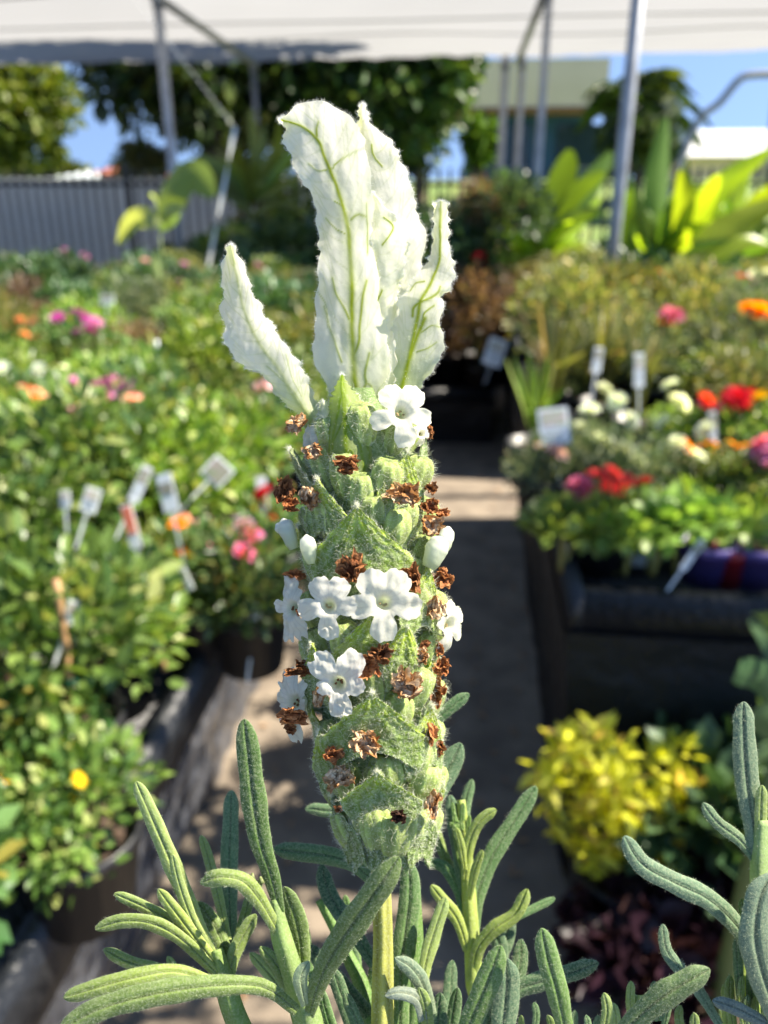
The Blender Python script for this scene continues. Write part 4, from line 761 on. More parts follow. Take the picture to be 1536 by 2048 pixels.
def pot_mesh(r, h, m):
    key = (r, h, m)
    if key not in POT:
        mb = MB(); lathe(mb, [(0, .001), (r*.74, 0), (r*.95, h-.018), (r*1.0, h-.018), (r*1.02, h), (r*.94, h), (r*.9, h-.03), (r*.9, h-.03)], 24)
        s = MB(); lathe(s, [(r*.905, h-.02), (r*.5, h-.014), (0, h-.012)], 24); POT[key] = (mb.mesh('pot', M[m]), s.mesh('soil', M['soil']))
    return POT[key]
def child(me, name, parent, loc=(0, 0, 0), rot=(0, 0, 0), sc=1):
    o = bpy.data.objects.new(name, me); COL.objects.link(o); o.parent = parent; o.location = tuple(loc); o.rotation_euler = rot; o.scale = (sc,)*3; return o
FOL = {}
def bush_meshes(kind, var):
    """foliage + stems of a small potted shrub: (material, leaves, leaf length, leaf width, radius, height)"""
    key = (kind, var)
    if key in FOL: return FOL[key]
    mt, n, ll, lw, rad, h = {'fresh': ('fresh', 950, .022, .014, .13, .17), 'rose': ('rose', 560, .028, .02, .125, .2), 'mid': ('mid', 750, .024, .015, .13, .19), 'tiny': ('fresh', 1700, .014, .009, .12, .15),
        'olive': ('olive', 1300, .022, .009, .15, .22), 'grey': ('greyg', 1600, .02, .007, .15, .2), 'burg': ('burg', 800, .026, .017, .14, .17), 'dusky': ('dusky', 1000, .02, .013, .14, .18), 'deep': ('deep', 900, .035, .024, .17, .24),
        'big': ('olive', 1600, .045, .02, .28, .34), 'bigdeep': ('deep', 1400, .06, .04, .3, .4), 'bigmid': ('mid', 1500, .05, .03, .28, .36), 'seed': ('seedl', 130, .03, .024, .07, .04), 'lilac': ('mid', 900, .026, .012, .12, .14)}[kind]
    q = np.random.RandomState(hash(kind+str(var)) % 1 + sum(map(ord, kind))*7+var); big = kind.startswith('big'); pz = .2 if big else .1
    c = np.array([0, 0, pz+h*.5]); P, D = dome(n, c, (rad, rad, h*.62), q, 26 if not big else 34, .30); P[:, 2] = np.maximum(P[:, 2], pz*.75)
    mb = MB(); leaves(mb, P, D, ll, lw, q); s = MB()
    for i in range(9):
        e = P[q.randint(n)]; tube(s, smooth_path([(0, 0, pz-.03), (e[0]*.3, e[1]*.3, pz+(e[2]-pz)*.5), e], 6), np.linspace(.003, .0012, 6)*(2 if big else 1), 5)
    FOL[key] = (mb.mesh('foliage', M[mt]), s.mesh('stems', M['stem'])); return FOL[key]
def flower_mesh(kind, col):
    key = (kind, col)
    if key in FOL: return FOL[key]
    q = np.random.RandomState(sum(map(ord, kind+col))); mb = MB(); cm = M[col]
    if kind == 'daisy': layers = [(15, 1, .1, .36)]
    elif kind == 'pom': layers = [(12, 1, .05, .5), (11, .85, .45, .5), (9, .65, .85, .5), (6, .4, 1.25, .5)]
    else: layers = [(6, 1, .25, .9), (6, .8, .7, .9), (5, .55, 1.1, .9), (3, .3, 1.4, .9)]
    P = []; D = []
    for n, l, el, w in layers:
        a = np.arange(n)/n*6.283+q.uniform(0, 6); d = np.stack([np.cos(a)*cos(el), np.sin(a)*cos(el), np.full(n, sin(el))], 1)
        leaves(mb, d*.08, d, l, l*w, q, 0, .08)
    if kind == 'daisy': lathe(mb, [(.24, .05), (.2, .14), (.1, .18), (0, .19)], 10, m=1)
    FOL[key] = mb.mesh('flower', [cm, M['fyel']]); return FOL[key]
GR = dict(fresh='bright green fine leaved potted plants', rose='rose leaved potted plants', mid='medium green potted plants', tiny='tiny leaved potted plants', olive='olive green potted plants', grey='grey green potted plants', burg='burgundy potted plants', dusky='dusky potted plants', deep='dark green potted plants', big='large olive shrubs', bigdeep='large dark shrubs', bigmid='large green shrubs', seed='lime seedlings', lilac='flowering potted plants')
def plant(kind, x, y, z, label, sc=1, pot='pot', group=None, name='potted_shrub', cat='potted plant', q=None, flowers=None):
    q = q or RS; e = empty(name, (x, y, z), label, cat, group, q.uniform(0, 6.28), sc); big = kind.startswith('big')
    f, s = bush_meshes(kind, q.randint(3)); child(f, 'foliage', e); child(s, 'stems', e)
    p, so_ = pot_mesh(.13 if big else .062, .2 if big else .1, pot); child(p, 'pot', e); child(so_, 'soil', e)
    if flowers:
        fk, fc, n, size = flowers; me = flower_mesh(fk, fc); P = np.array([v.co for v in f.vertices]); P = P[P[:, 2] > np.percentile(P[:, 2], 80)]
        for i in range(n): p_ = P[q.randint(len(P))]; child(me, 'flower', e, p_+[0, 0, .006], (q.uniform(-.5, .5), q.uniform(-.5, .5), q.uniform(0, 6)), size)
    return e

# flowering plants put where the photo has them
def bloom(px, py, Y, kind, fcol, spots, size, label, fol='lilac', base=ZR, name='flowering_plant', cat='flowering plant', sc=1, col2=None):
    """spots: flower centres as pixel offsets from (px, py) at depth Y"""
    Y *= .93 if px < 700 else 1; c = at_y(px, py, Y); e = empty(name, (c[0], c[1], base-.01), label, cat); f, s = bush_meshes(fol, RS.randint(3)); top = max(c[2]-base, .12); k = top/.29*sc; KEEP.append((c[0], c[1]-(.03 if c[0] < 0 else 0), .085 if c[0] < 0 else .11))
    child(f, 'foliage', e, sc=k); child(s, 'stems', e, sc=k); p, so_ = pot_mesh(.062, .1, 'pot'); child(p, 'pot', e); child(so_, 'soil', e)
    st = MB()
    for i, sp in enumerate(spots):
        dx, dy = sp[0], sp[1]; w = at_y(px+dx, py+dy, Y+RS.uniform(-.04, .04)); l = w-np.array(e.location); cc = sp[2] if len(sp) > 2 else fcol
        tube(st, smooth_path([(l[0]*.2, l[1]*.2, .09), (l[0]*.7, l[1]*.7, l[2]*.6), l-[0, 0, size*.2]], 6), .0018, 5)
        child(flower_mesh(kind, cc), 'flower', e, l, (RS.uniform(.1, .9), RS.uniform(-.4, .4), RS.uniform(0, 6)), size*1.2*RS.uniform(.85, 1.15))
    child(st.mesh('flower_stalks', M['stem']), 'flower_stalks', e); return e
bloom(160, 645, 2.2, 'pom', 'fmag', [(-45, -10), (-5, -20), (15, -5), (30, 0, 'flil'), (-5, 20, 'flil'), (20, 15)], .018, 'magenta flowers standing out of the left hand pots below the grey wall', base=ZL)
bloom(195, 775, 1.5, 'pom', 'flil', [(-40, -5), (-30, 5), (5, 8), (15, 12), (45, -8), (55, 0), (70, 25, 'fpale'), (-35, 45, 'fpale'), (-5, 0), (10, -4)], .019, 'lilac pink pompon flowers in the pots left of the aisle', base=ZL)
bloom(50, 640, 2.4, 'pom', 'fsal', [(-10, 0), (15, 5), (0, 30), (-25, 35), (25, 35)], .014, 'salmon coloured blooms at the far left of the massed pots', base=ZL)
bloom(488, 1080, 1.08, 'rose', 'fpink', [(0, -28, 'fpale'), (12, -10), (5, 10), (-2, 28)], .015, 'large pink rose hanging over the aisle edge of the left bench', base=ZL, fol='rose')
bloom(428, 1070, 1.15, 'rose', 'fpink', [(-20, -25), (0, 22), (-60, -30, 'fsal')], .012, 'small pink rosebuds beside the large pink rose', base=ZL, fol='rose')
bloom(530, 1000, 1.3, 'rose', 'fred', [(0, -12), (-6, 14), (4, 30)], .017, 'deep red rose overhanging the left bench edge', base=ZL, fol='rose')
bloom(355, 1060, 1.1, 'rose', 'forange', [(0, -10), (5, 30, 'fsal'), (10, 48, 'forange')], .013, 'orange rosebuds in the middle of the left bench', base=ZL, fol='rose')
bloom(560, 800, 1.8, 'rose', 'fpale', [(-30, -25), (18, 60), (-20, 40), (25, 75)], .022, 'pale pink roses half hidden behind the lavender spike', base=ZL, fol='rose')
bloom(0, 1365, .68, 'rose', 'fpink', [(4, -2)], .012, 'single pink rose at the left border of the photo', base=ZL, fol='rose')
bloom(30, 770, 1.7, 'rose', 'fwhite', [(-25, -30), (50, -30), (20, 10, 'fsal'), (40, 22, 'fsal')], .018, 'white and salmon small roses at the far left', base=ZL, fol='rose')
bloom(190, 1100, .95, 'daisy', 'fyel', [(60, 55), (-30, 120), (130, 65), (145, 110), (0, 90)], .007, 'tiny yellow flowers scattered through the left bench greenery', base=ZL, fol='fresh')
bloom(120, 1500, .6, 'daisy', 'fyel', [(38, 60), (30, 100), (-108, 60), (10, -10)], .007, 'yellow buds low down in the left bench greenery', base=ZL, fol='mid')
bloom(1280, 880, 1.5, 'pom', 'fwhite', [(-70, -100), (-20, -40), (-75, 0), (20, 70), (75, 5), (110, 30), (75, 85), (80, -75), (-10, 40), (115, 50), (0, 55), (35, 58), (-45, -75), (45, -35), (-100, -60), (130, -20), (60, -110), (-30, 20)], .019, 'white pompon flowers on the bench right of the aisle', fol='grey', sc=1.1)
bloom(1165, 855, 1.55, 'pom', 'fwhite', [(-10, 0), (25, 20), (-50, -10)], .022, 'few white flowers beside the square white plant tag', fol='grey')
bloom(1215, 965, 1.3, 'pom', 'fcoral', [(-15, -10), (10, -18), (0, 8), (28, 12), (70, 0), (30, -5), (-45, 15, 'fpink'), (-60, 5, 'fpink'), (15, 25)], .018, 'coral red flower cluster above the white pots', fol='lilac')
bloom(1480, 798, 1.72, 'pom', 'fred', [(-8, 0), (12, -2), (36, 0, 'fyel'), (-65, 8), (-60, 18, 'fpink')], .026, 'bright red flowers with one yellow beside them', fol='mid')
bloom(1440, 890, 1.5, 'daisy', 'forange', [(-30, 0), (-10, 5), (30, 0), (-60, 5), (45, 2)], .015, 'orange red daisies in the row under the red flowers', fol='mid')
bloom(1525, 905, 1.42, 'pom', 'flil', [(0, -20, 'fpink'), (5, 0), (-5, 18), (10, 30), (20, 5)], .022, 'pink mauve flowers at the right border of the photo', fol='mid')
bloom(1340, 555, 3.7, 'pom', 'forange', [(-45, 0), (-5, 8), (20, 0), (35, -8), (48, 10), (65, 12), (-20, -4)], .036, 'row of orange marigolds below the lime leaves', fol='mid', name='marigold_plant')
bloom(1488, 570, 3.6, 'pom', 'fred', [(-10, -12), (8, -6), (-5, 16, 'forange'), (40, 18, 'forange'), (25, -15, 'fwhite'), (42, -18, 'fwhite')], .04, 'red, white and orange flowers near the right border', fol='mid')
bloom(1330, 640, 2.3, 'pom', 'forange', [(0, 8), (15, -10, 'fpink')], .03, 'one orange and one pink flower over the grey green bushes', fol='grey')
bloom(1500, 625, 2.3, 'pom', 'forange', [(0, -5), (20, 0), (40, 5)], .03, 'faint orange flowers on the grey green bushes at the right', fol='grey')
bloom(1105, 560, 3.75, 'pom', 'fpink', [(0, 0), (50, 12), (70, 22)], .03, 'dull pink flower heads over the burgundy foliage', fol='burg')
bloom(965, 530, 4.0, 'rose', 'fred', [(0, 0), (2, 20), (-3, -14)], .035, 'red flower spike over the tall dark reddish shrub', fol='dusky', base=.3)
bloom(1100, 880, 1.5, 'pom', 'fpale', [(-5, 15), (15, 25)], .02, 'faded pink flowers at the corner of the right bench', fol='grey')
# lime seedlings in front, white pots and purple pots
for px, py, Y, sl_ in ((1130, 1055, 1.27, 'at the aisle corner of the bench'), (1190, 1050, 1.29, 'just in front of the dark pink flowers'), (1250, 1062, 1.26, 'standing over the middle white punnet'), (1310, 1055, 1.27, 'over the white punnet nearest the purple pots'), (1370, 1045, 1.28, 'just behind the first purple pot'), (1440, 1050, 1.31, 'behind the dark red pot between the purple ones'),
    (1225, 1020, 1.4, 'directly below the coral red flowers'), (1330, 1025, 1.4, 'below the white pompons, behind the front row'), (1500, 1040, 1.36, 'behind the purple pot at the right border'), (1410, 1010, 1.42, 'below the orange red daisies')):
    c = at_y(px, py, Y); e = empty('seedling', (c[0], c[1], ZR-.01), 'lime green seedling on bare yellow stems '+sl_, 'seedling', 'lime green seedlings along the bench front')
    f, s = bush_meshes('seed', RS.randint(3)); child(f, 'foliage', e, (0, 0, c[2]-ZR-.105), sc=1); mb = MB()
    for j in range(3): a = RS.uniform(0, 6.28); tube(mb, smooth_path([(.008*cos(a), .008*sin(a), .005), (.015*cos(a), .015*sin(a), .05), (.03*cos(a), .03*sin(a), c[2]-ZR+.0)], 8), .004, 6)
    child(mb.mesh('stems', plain('seedling_stem', (.35, .3, .08), .6)), 'stems', e)
def potted(kind, px, py, Y, r, h, m, label, z0=ZR, name='flower_pot', sc=1, fol=None):
    c = at_z(px, py, z0); e = empty(name, (c[0], c[1], z0-.01), label, 'pot'); p, s_ = pot_mesh(r, h, m); child(p, 'rim_and_body', e); child(s_, 'soil', e)
    if fol: f, s = bush_meshes(fol, 1); child(f, 'foliage', e, (0, 0, h-.1), sc=sc)
    return e
potted('p', 1405, 1148, 1.1, .05, .075, 'purple', 'small purple pot nearer the lavender, left one of two', fol=None)
potted('p', 1500, 1152, 1.1, .052, .075, 'purple', 'small purple pot at the right border of the photo', fol=None)
potted('p', 1452, 1158, 1.1, .03, .07, 'redpot', 'dark red pot squeezed between the two purple pots')
mb = MB(); a, b = at_z(1150, 1115, ZR+.06), at_z(1350, 1130, ZR+.06)
for i, px in enumerate((1165, 1232, 1300)):
    c = at_z(px, 1142, ZR); e = empty('white_punnet', (c[0], c[1]+.06, ZR-.01), ['white seedling punnet nearest the aisle', 'middle one of three white seedling punnets', 'white seedling punnet nearest the purple pots'][i], 'punnet', 'white punnets on the right bench'); mb = MB()
    w, h = .028, .05; mb.add([(-w*.8, -w*.8, 0), (w*.8, -w*.8, 0), (w*.8, w*.8, 0), (-w*.8, w*.8, 0), (-w, -w, h), (w, -w, h), (w, w, h), (-w, w, h)], [(3, 2, 1, 0), (0, 1, 5, 4), (1, 2, 6, 5), (2, 3, 7, 6), (3, 0, 4, 7)]); child(mb.mesh('box', M['white'], smooth=False), 'box', e)
    mb = MB(); mb.add([(-w*.97, -w*.97, h-.006), (w*.97, -w*.97, h-.006), (w*.97, w*.97, h-.006), (-w*.97, w*.97, h-.006)], [(0, 1, 2, 3)]); child(mb.mesh('soil', M['soil']), 'soil', e)

# strap leaved and broad leaved plants
def blade(P, w, q, fold=.25, n=16, taper=1.0, mi=0):
    C = smooth_path(P, n); T = unit(np.gradient(C, axis=0)); up = np.array([0, 0, 1.])
    v = FW; A = unit(np.cross(T, v+np.array([0, 0, .3])+q.normal(size=3)*.25)); B = np.cross(A, T); s = np.linspace(0, 1, n)
    pr = (np.sin(np.clip(s*.86+.10, 0, 1)*pi)**.75)*w/2 if taper else np.full(n, w/2)*(1-s**3); pr = np.maximum(pr, .0008)
    u = np.array([-1, -.5, 0, .5, 1.]); V = C[:, None]+pr[:, None, None]*(u[None, :, None]*A[:, None]+(fold*np.abs(u))[None, :, None]*B[:, None]+(.06*np.sin(s*14+u[:, None]*3).T)[..., None]*B[:, None])
    V = V.reshape(-1, 3); mb = MB(); Q = grid_q(n, 5); mb.add(V, Q); return mb
def broad(name, base_px, Y, lv, label, cat, mats=('lime',), z0=ZR, pr=.08, ph=.14, extra=0, sr=1.0):
    q = np.random.RandomState(len(lv)*7+int(Y*10)); c = at_y(base_px[0], base_px[1], Y); o = np.array([c[0], c[1], z0-.01]); e = empty(name, o, label, cat)
    p, s_ = pot_mesh(pr, ph, 'pot'); child(p, 'pot', e); child(s_, 'soil', e)
    mb = MB(); tube(mb, smooth_path([o+[0, 0, ph-.02], (o+c)/2+[0, 0, .02], c], 8), np.array([.02, .018, .016, .015, .014, .012, .01, .008])*sr, 8); mb.build('stem', M['stem'], e, origin=o)
    if extra:
        for j in range(extra):
            bx, by = base_px; a = q.uniform(-1, 1); hgt = q.uniform(.25, .8); sp = [(bx+a*12, by-20), (bx+a*60*q.uniform(.6, 1.2), by-130*hgt), (bx+a*140*q.uniform(.6, 1.1), by-q.uniform(150, 230)*hgt)]; lv = lv+[(sp, q.uniform(18, 34))]
    for i, (pts, w) in enumerate(lv):
        dY = q.uniform(-.25, .25); k = len(pts); P = [at_y(a, b, Y+dY*(j/(k-1))) for j, (a, b) in enumerate(pts)]; wm = w*.82*Y/F/.93
        mb = blade(P, wm, q); mb.build('leaf', M[mats[q.randint(len(mats))]], e, origin=o)
    return e
M['lime2'] = leafmat('lime_dark_leaf', (.07, .16, .02), (.13, .24, .03), trans=.4)
broad('canna_plant', (1078, 545), 4.6, [([(1080, 520), (1040, 430), (1012, 372), (1003, 335)], 52), ([(1082, 500), (1108, 400), (1130, 340), (1142, 300)], 55), ([(1085, 480), (1150, 410), (1190, 350), (1222, 302)], 50), ([(1075, 530), (1068, 460), (1078, 400)], 44), ([(1085, 520), (1120, 460), (1160, 430), (1200, 420)], 36),
      ([(1070, 520), (1030, 480), (1000, 440), (985, 420)], 34), ([(1085, 500), (1100, 430), (1105, 380)], 48), ([(1080, 540), (1130, 500), (1170, 500), (1215, 520)], 40), ([(1075, 545), (1040, 510), (1010, 520), (985, 545)], 36), ([(1090, 470), (1160, 380), (1210, 345)], 36)],
      'lime green canna clump between the two nearer galvanised poles', 'canna', ('lime', 'lime', 'lime2'), extra=16)
broad('canna_plant', (1325, 540), 4.2, [([(1320, 530), (1312, 420), (1318, 330), (1332, 235)], 52), ([(1330, 520), (1400, 430), (1460, 360), (1545, 298)], 52), ([(1340, 545), (1420, 480), (1490, 440), (1570, 395)], 62), ([(1310, 520), (1275, 430), (1250, 345)], 42), ([(1340, 510), (1370, 420), (1362, 340)], 44),
      ([(1330, 520), (1390, 440), (1420, 380), (1440, 350)], 38), ([(1300, 530), (1260, 470), (1250, 420), (1262, 380)], 40), ([(1350, 540), (1410, 520), (1480, 480), (1540, 490)], 44), ([(1310, 545), (1270, 520), (1240, 530)], 40), ([(1345, 470), (1380, 400), (1375, 460), (1360, 500)], 30), ([(1320, 540), (1350, 505), (1400, 500), (1440, 530)], 40)],
      'tall lime green canna clump right of the stout pole', 'canna', ('lime', 'lime', 'lime2'), extra=16)
broad('canna_plant', (1480, 545), 4.9, [([(1480, 530), (1500, 440), (1545, 370)], 56), ([(1480, 530), (1440, 450), (1400, 400), (1385, 370)], 44), ([(1485, 520), (1530, 500), (1580, 470)], 50), ([(1478, 540), (1450, 500), (1420, 490)], 44), ([(1480, 540), (1475, 460), (1480, 400), (1500, 340)], 44)],
      'broad leaved canna at the right border behind the marigolds', 'canna', ('lime2', 'lime'), extra=12)
broad('young_tree', (500, 420), 6.2, [([(500, 420), (470, 330), (455, 270)], 24), ([(505, 400), (510, 290), (500, 215)], 22), ([(500, 400), (540, 320), (570, 280)], 24), ([(495, 420), (440, 380), (410, 390)], 19), ([(505, 430), (560, 400), (600, 420)], 22), ([(500, 400), (480, 340), (430, 300)], 22), ([(505, 380), (550, 300), (560, 240)], 22), ([(500, 380), (515, 330), (530, 250)], 22)],
      'slim young tree with long drooping leaves in front of the big dark tree', 'young tree', ('tree', 'mid'), z0=.27, pr=.13, ph=.2, extra=26)
broad('broad_leaf_seedling', (320, 470), 2.2, [([(320, 440), (340, 385), (385, 350), (428, 392)], 84), ([(315, 450), (290, 436), (262, 448), (238, 490)], 50), ([(322, 440), (340, 420), (370, 415)], 30), ([(318, 430), (310, 400), (300, 390)], 22), ([(320, 460), (345, 440), (360, 430)], 26), ([(315, 500), (310, 530), (320, 560)], 22)],
      'tall seedling with one big pale green leaf in front of the grey wall', 'seedling', ('pale', 'fresh'), z0=ZL, pr=.06, ph=.1, sr=.28)
for (px, py, Y, n, sp, m, lab) in [(1110, 690, 1.98, 46, 90, 'olive', 'olive strappy grass clump nearest the aisle on the right bench'), (1215, 670, 2.12, 50, 100, 'olive', 'olive strappy grass clump in front of the stout pole foot'), (1290, 700, 1.95, 30, 80, 'olive', 'reddish olive grass clump behind the white pompon flowers'), (1075, 790, 1.72, 24, 70, 'fresh', 'green strappy plant overhanging the aisle by the white tag'), (155, 745, 2.0, 24, 40, 'olive', 'small upright yellow green strappy plant behind the lilac flowers')]:
    q = np.random.RandomState(px); z0 = ZR if px > 800 else ZL; c = at_y(px, py, Y); o = np.array([c[0], c[1], z0-.01]); e = empty('strappy_grass', o, lab, 'grass plant'); KEEP.append((c[0], c[1], .12)); p, s_ = pot_mesh(.062, .1, 'pot'); child(p, 'pot', e); child(s_, 'soil', e); h = c[2]-z0+.05; mb = MB()
    for i in range(n):
        a = q.uniform(0, 6.28); r = q.uniform(.2, 1)*sp*Y/F; P = [o+[0, 0, .09], o+[r*.35*cos(a), r*.35*sin(a), h*.7], o+[r*cos(a), r*sin(a), h*q.uniform(.7, 1.25)]]
        b = blade(P, q.uniform(.008, .014), q, n=9); V_, Q_, T_, C_ = b.arrays(); mb.add(V_, Q_)
    mb.build('foliage', M[m], e, origin=o)

# yellow foliage plant in a black pot, burgundy heuchera, leafy companions on the ground at the right
c = at_z(1215, 1950, 0.0); yp = empty('yellow_leaved_shrub', (c[0]+.02, c[1]+.03, .0), 'bright yellow leaved plant in a black nursery pot on the ground', 'potted plant'); o = np.array(yp.location)
q = np.random.RandomState(5); mb = MB(); P = []; D = []
cl = []
for px, py, dd in [(1130, 1500, 0), (1190, 1480, .03), (1240, 1510, .02), (1290, 1530, .04), (1350, 1510, .05), (1100, 1550, -.02), (1150, 1570, 0), (1220, 1560, -.03), (1280, 1590, 0), (1340, 1570, .03), (1180, 1620, -.02), (1250, 1640, -.04), (1330, 1640, 0), (1160, 1680, 0), (1200, 1710, -.04), (1300, 1690, -.03), (1340, 1680, .02), (1230, 1600, -.05), (1370, 1590, .04), (1170, 1530, .04), (1090, 1600, .0)]:
    cl.append(at_y(px, py, o[1]+dd))
cl = np.array(cl); n = 620; i = q.randint(0, len(cl), n); P = cl[i]+q.normal(size=(n, 3))*.010; D = unit((P-cl[i])*30+q.normal(size=(n, 3))*.4+[0, 0, .1]); leaves(mb, P, D, .034, .013, q)
mb.build('foliage', M['yellow'], yp, origin=o); mb = MB()
for t in cl: tube(mb, smooth_path([o+[0, 0, .2], o*.5+t*.5+[0, 0, .02], t], 7), .0022, 5)
mb.build('stems', M['stem'], yp, origin=o); p, s_ = pot_mesh(.095, .22, 'pot'); child(p, 'pot', yp); child(s_, 'soil', yp)
mb = MB(); ee = at_y(1222, 1905, o[1]-.12); tube(mb, smooth_path([o+[.035, -.09, .21], o+[.05, -.108, .16], o+[.04, -.11, .10]], 8), .005, 8); mb.build('tag_strip', M['white'], yp, origin=o)
for px, py, k, m, n, ll, lw, rad, lab, cat, nm in [(1350, 1900, 0, 'burg2', 420, .045, .04, (.15, .13, .08), 'dark purple heuchera on the ground beside the yellow leaved plant', 'potted plant', 'heuchera'), (1480, 1640, 1, 'deep', 300, .055, .04, (.16, .14, .12), 'dark green leafy plant on the ground behind the right lavender shoot', 'potted plant', 'leafy_plant'), (1400, 1560, 2, 'mid2', 160, .05, .035, (.12, .1, .09), 'soft green leafy plant in the gloom under the right bench', 'potted plant', 'leafy_plant')]:
    if m == 'burg2' and m not in M: M[m] = leafmat('purple_leaf', (.018, .008, .014), (.042, .017, .03), c3=(.08, .04, .04))
    if m == 'mid2' and m not in M: M[m] = leafmat('soft_leaf', (.035, .08, .03), (.06, .12, .05))
    zt = .16 if k == 0 else .30; c = at_z(px, py, zt); o = np.array([c[0], c[1], 0.]); e = empty(nm, o, lab, cat); q = np.random.RandomState(k+70); P, D = dome(n, o+[0, 0, zt], rad, q, 16, .3); mb = MB(); leaves(mb, P, D, ll, lw, q); mb.build('foliage', M[m], e, origin=o)
    mb = MB(); [tube(mb, [o+[0, 0, .08], P[q.randint(n)]], .002, 5) for _ in range(12)]; mb.build('stems', M['stem'], e, origin=o); p, s_ = pot_mesh(.08, .12, 'pot'); child(p, 'pot', e); child(s_, 'soil', e)
broad('big_leaf_plant', (1560, 1480), .8, [([(1560, 1420), (1530, 1360), (1490, 1345), (1470, 1350)], 70), ([(1560, 1400), (1545, 1290), (1500, 1240)], 60), ([(1560, 1480), (1530, 1440), (1500, 1430)], 70), ([(1560, 1300), (1540, 1240), (1505, 1225)], 30), ([(1560, 1500), (1520, 1520), (1480, 1560)], 80)], 'broad dark green leaves reaching in from the right border', 'potted plant', ('deep',), z0=0.01, pr=.09, ph=.16)
e = empty('grass_tuft', (*at_z(1290, 1480, .3)[:2], 0), 'thin grey green grass tuft in the dark behind the yellow plant', 'grass plant'); o = np.array(e.location); q = np.random.RandomState(9); mb = MB()
for i in range(12):
    a = q.uniform(-1, 1); b = blade([o+[0, 0, .1], o+[a*.03, 0, .3], o+[a*.11, q.uniform(-.03, .03), .40+.06*q.rand()]], .007, q, n=8); V_, Q_, T_, C_ = b.arrays(); mb.add(V_, Q_)
mb.build('foliage', M['greyg'], e, origin=o); p, s_ = pot_mesh(.07, .12, 'pot'); child(p, 'pot', e); child(s_, 'soil', e)

# potted saplings on the low far table
for px, dx, hgt, k, lab in ((960, 0, 1.02, 'dusky', 'sapling with a bare straight trunk at the far end of the aisle'), (1000, 0, .95, 'deep', 'second sapling on the low table, darker and closer to the right bench'), (900, 0, .9, 'bigdeep', 'dense dark sapling behind the lavender spike at the end of the aisle'), (850, 0, .8, 'bigmid', 'greener sapling half behind the lavender spike')):
    Y = 4.15; X = at_y(px, 700, Y)[0]; e = empty('potted_sapling', (X, Y, .27), lab, 'sapling'); mb = MB(); tube(mb, [(0, 0, .14), (.005, 0, .35), (0, .01, hgt-.35)], [.014, .012, .009], 8); mb.build('trunk', M['bamboo'] if px == 960 else M['bark'], e)
    f, s = bush_meshes(k, 1); big = k.startswith('big'); child(f, 'crown', e, (0, 0, hgt-(.62 if big else .40)), sc=.85 if big else 1.25); p, s_ = pot_mesh(.09, .16, 'pot'); child(p, 'pot', e); child(s_, 'soil', e)
# ---- plant tags and canes
M['tagpink'] = plain('tag_pink_photo', (.6, .45, .48), .4, col2=(.35, .45, .25), nscale=90); M['ink'] = plain('print_ink', (.4, .44, .44), .5)
def tagcard(px, py, Y, w, h, lean, m, label, split=None, name='plant_tag', stake=True, yaw=0):
    Y *= .93 if px < 700 else 1; c = at_y(px, py, Y); w *= Y/F/.93; h *= Y/F/.93; z0 = ZL if c[0] < 0 else ZR; e = empty(name, c, label, 'plant tag'); e.rotation_euler = (-.35, lean, yaw)
    mb = MB(); box(mb, (-w/2, -.0006, -h/2), (w/2, .0006, h/2)); mb.build('card', M['white'] if split else M[m], e, smooth=False)
    if split: mb = MB(); box(mb, (-w*.42, -.0016, -h*.5*split[1]), (w*.42, -.0009, h*.5*split[0])); mb.build('print', M[m], e, smooth=False)
    if m == 'white' and w > .008:
        mb = MB(); box(mb, (-w*.4, -.0012, h*.02), (w*.4, -.0007, h*.42)); mb.build('picture', M['tagphoto'] if int(px) % 2 else M['tagpink'], e, smooth=False)
        mb = MB(); [box(mb, (-w*.36, -.0012, h*(-.10-.11*j_)), (w*(.36-.12*(j_ % 2)), -.0007, h*(-.06-.11*j_))) for j_ in range(3)]; mb.build('small_print', M['ink'], e, smooth=False)
    if stake: mb = MB(); mb.add([(-.002, 0, -h/2), (.002, 0, -h/2), (.0015, 0, -h/2-.09), (-.0015, 0, -h/2-.09)], [(0, 1, 2, 3)]); mb.build('stake', M['white'], e, smooth=False)
    return e
tagcard(262, 1053, .98, 26, 95, -.32, 'tagprint', 'orange and white plant tag leaning in the left bench greenery', (.9, .35))
tagcard(281, 968, 1.05, 22, 78, .42, 'white', 'narrow white tag tilted above the orange one')
tagcard(435, 943, 1.25, 50, 50, .78, 'tagphoto', 'square photo tag standing on its corner', (.8, .8))
tagcard(182, 1000, .98, 34, 52, .3, 'white', 'broad white tag left of the narrow tilted one'); tagcard(130, 998, 1.0, 22, 36, -.1, 'white', 'small white tag at the far left among fresh leaves')
tagcard(335, 985, 1.08, 34, 80, -.3, 'tagphoto', 'pale photo tag between the narrow white tag and the cornerwise one', (.5, .1))
tagcard(372, 1158, 1.0, 16, 52, -.55, 'white', 'little white tag leaning low beside the orange rosebuds', stake=False); tagcard(140, 1230, .74, 26, 66, .3, 'white', 'leaf shaped white tag tied to the nearer bamboo cane')
tagcard(195, 1722, .6, 34, 52, .25, 'white', 'bright white tag low down near the aisle edge', stake=False); tagcard(1108, 853, 1.5, 56, 70, -.15, 'white', 'square white plant tag at the aisle corner of the right bench', None)
tagcard(524, 985, 1.3, 22, 66, -.12, 'redtag', 'red and white tag beside the deep red rose', (.2, .8)); tagcard(1278, 740, 1.85, 18, 62, -.05, 'white', 'tall thin white tag among the olive grasses')
tagcard(1195, 720, 1.9, 16, 46, .1, 'white', 'thin pale tag near the foot of the stout pole'); tagcard(1385, 1110, 1.2, 14, 70, .6, 'white', 'narrow tag slanting over the left purple pot'); tagcard(1425, 850, 1.6, 14, 50, -.1, 'white', 'thin white tag under the red flowers'); tagcard(990, 705, 3.6, 34, 50, .3, 'white', 'dim white tag hanging in the sapling at the aisle end')
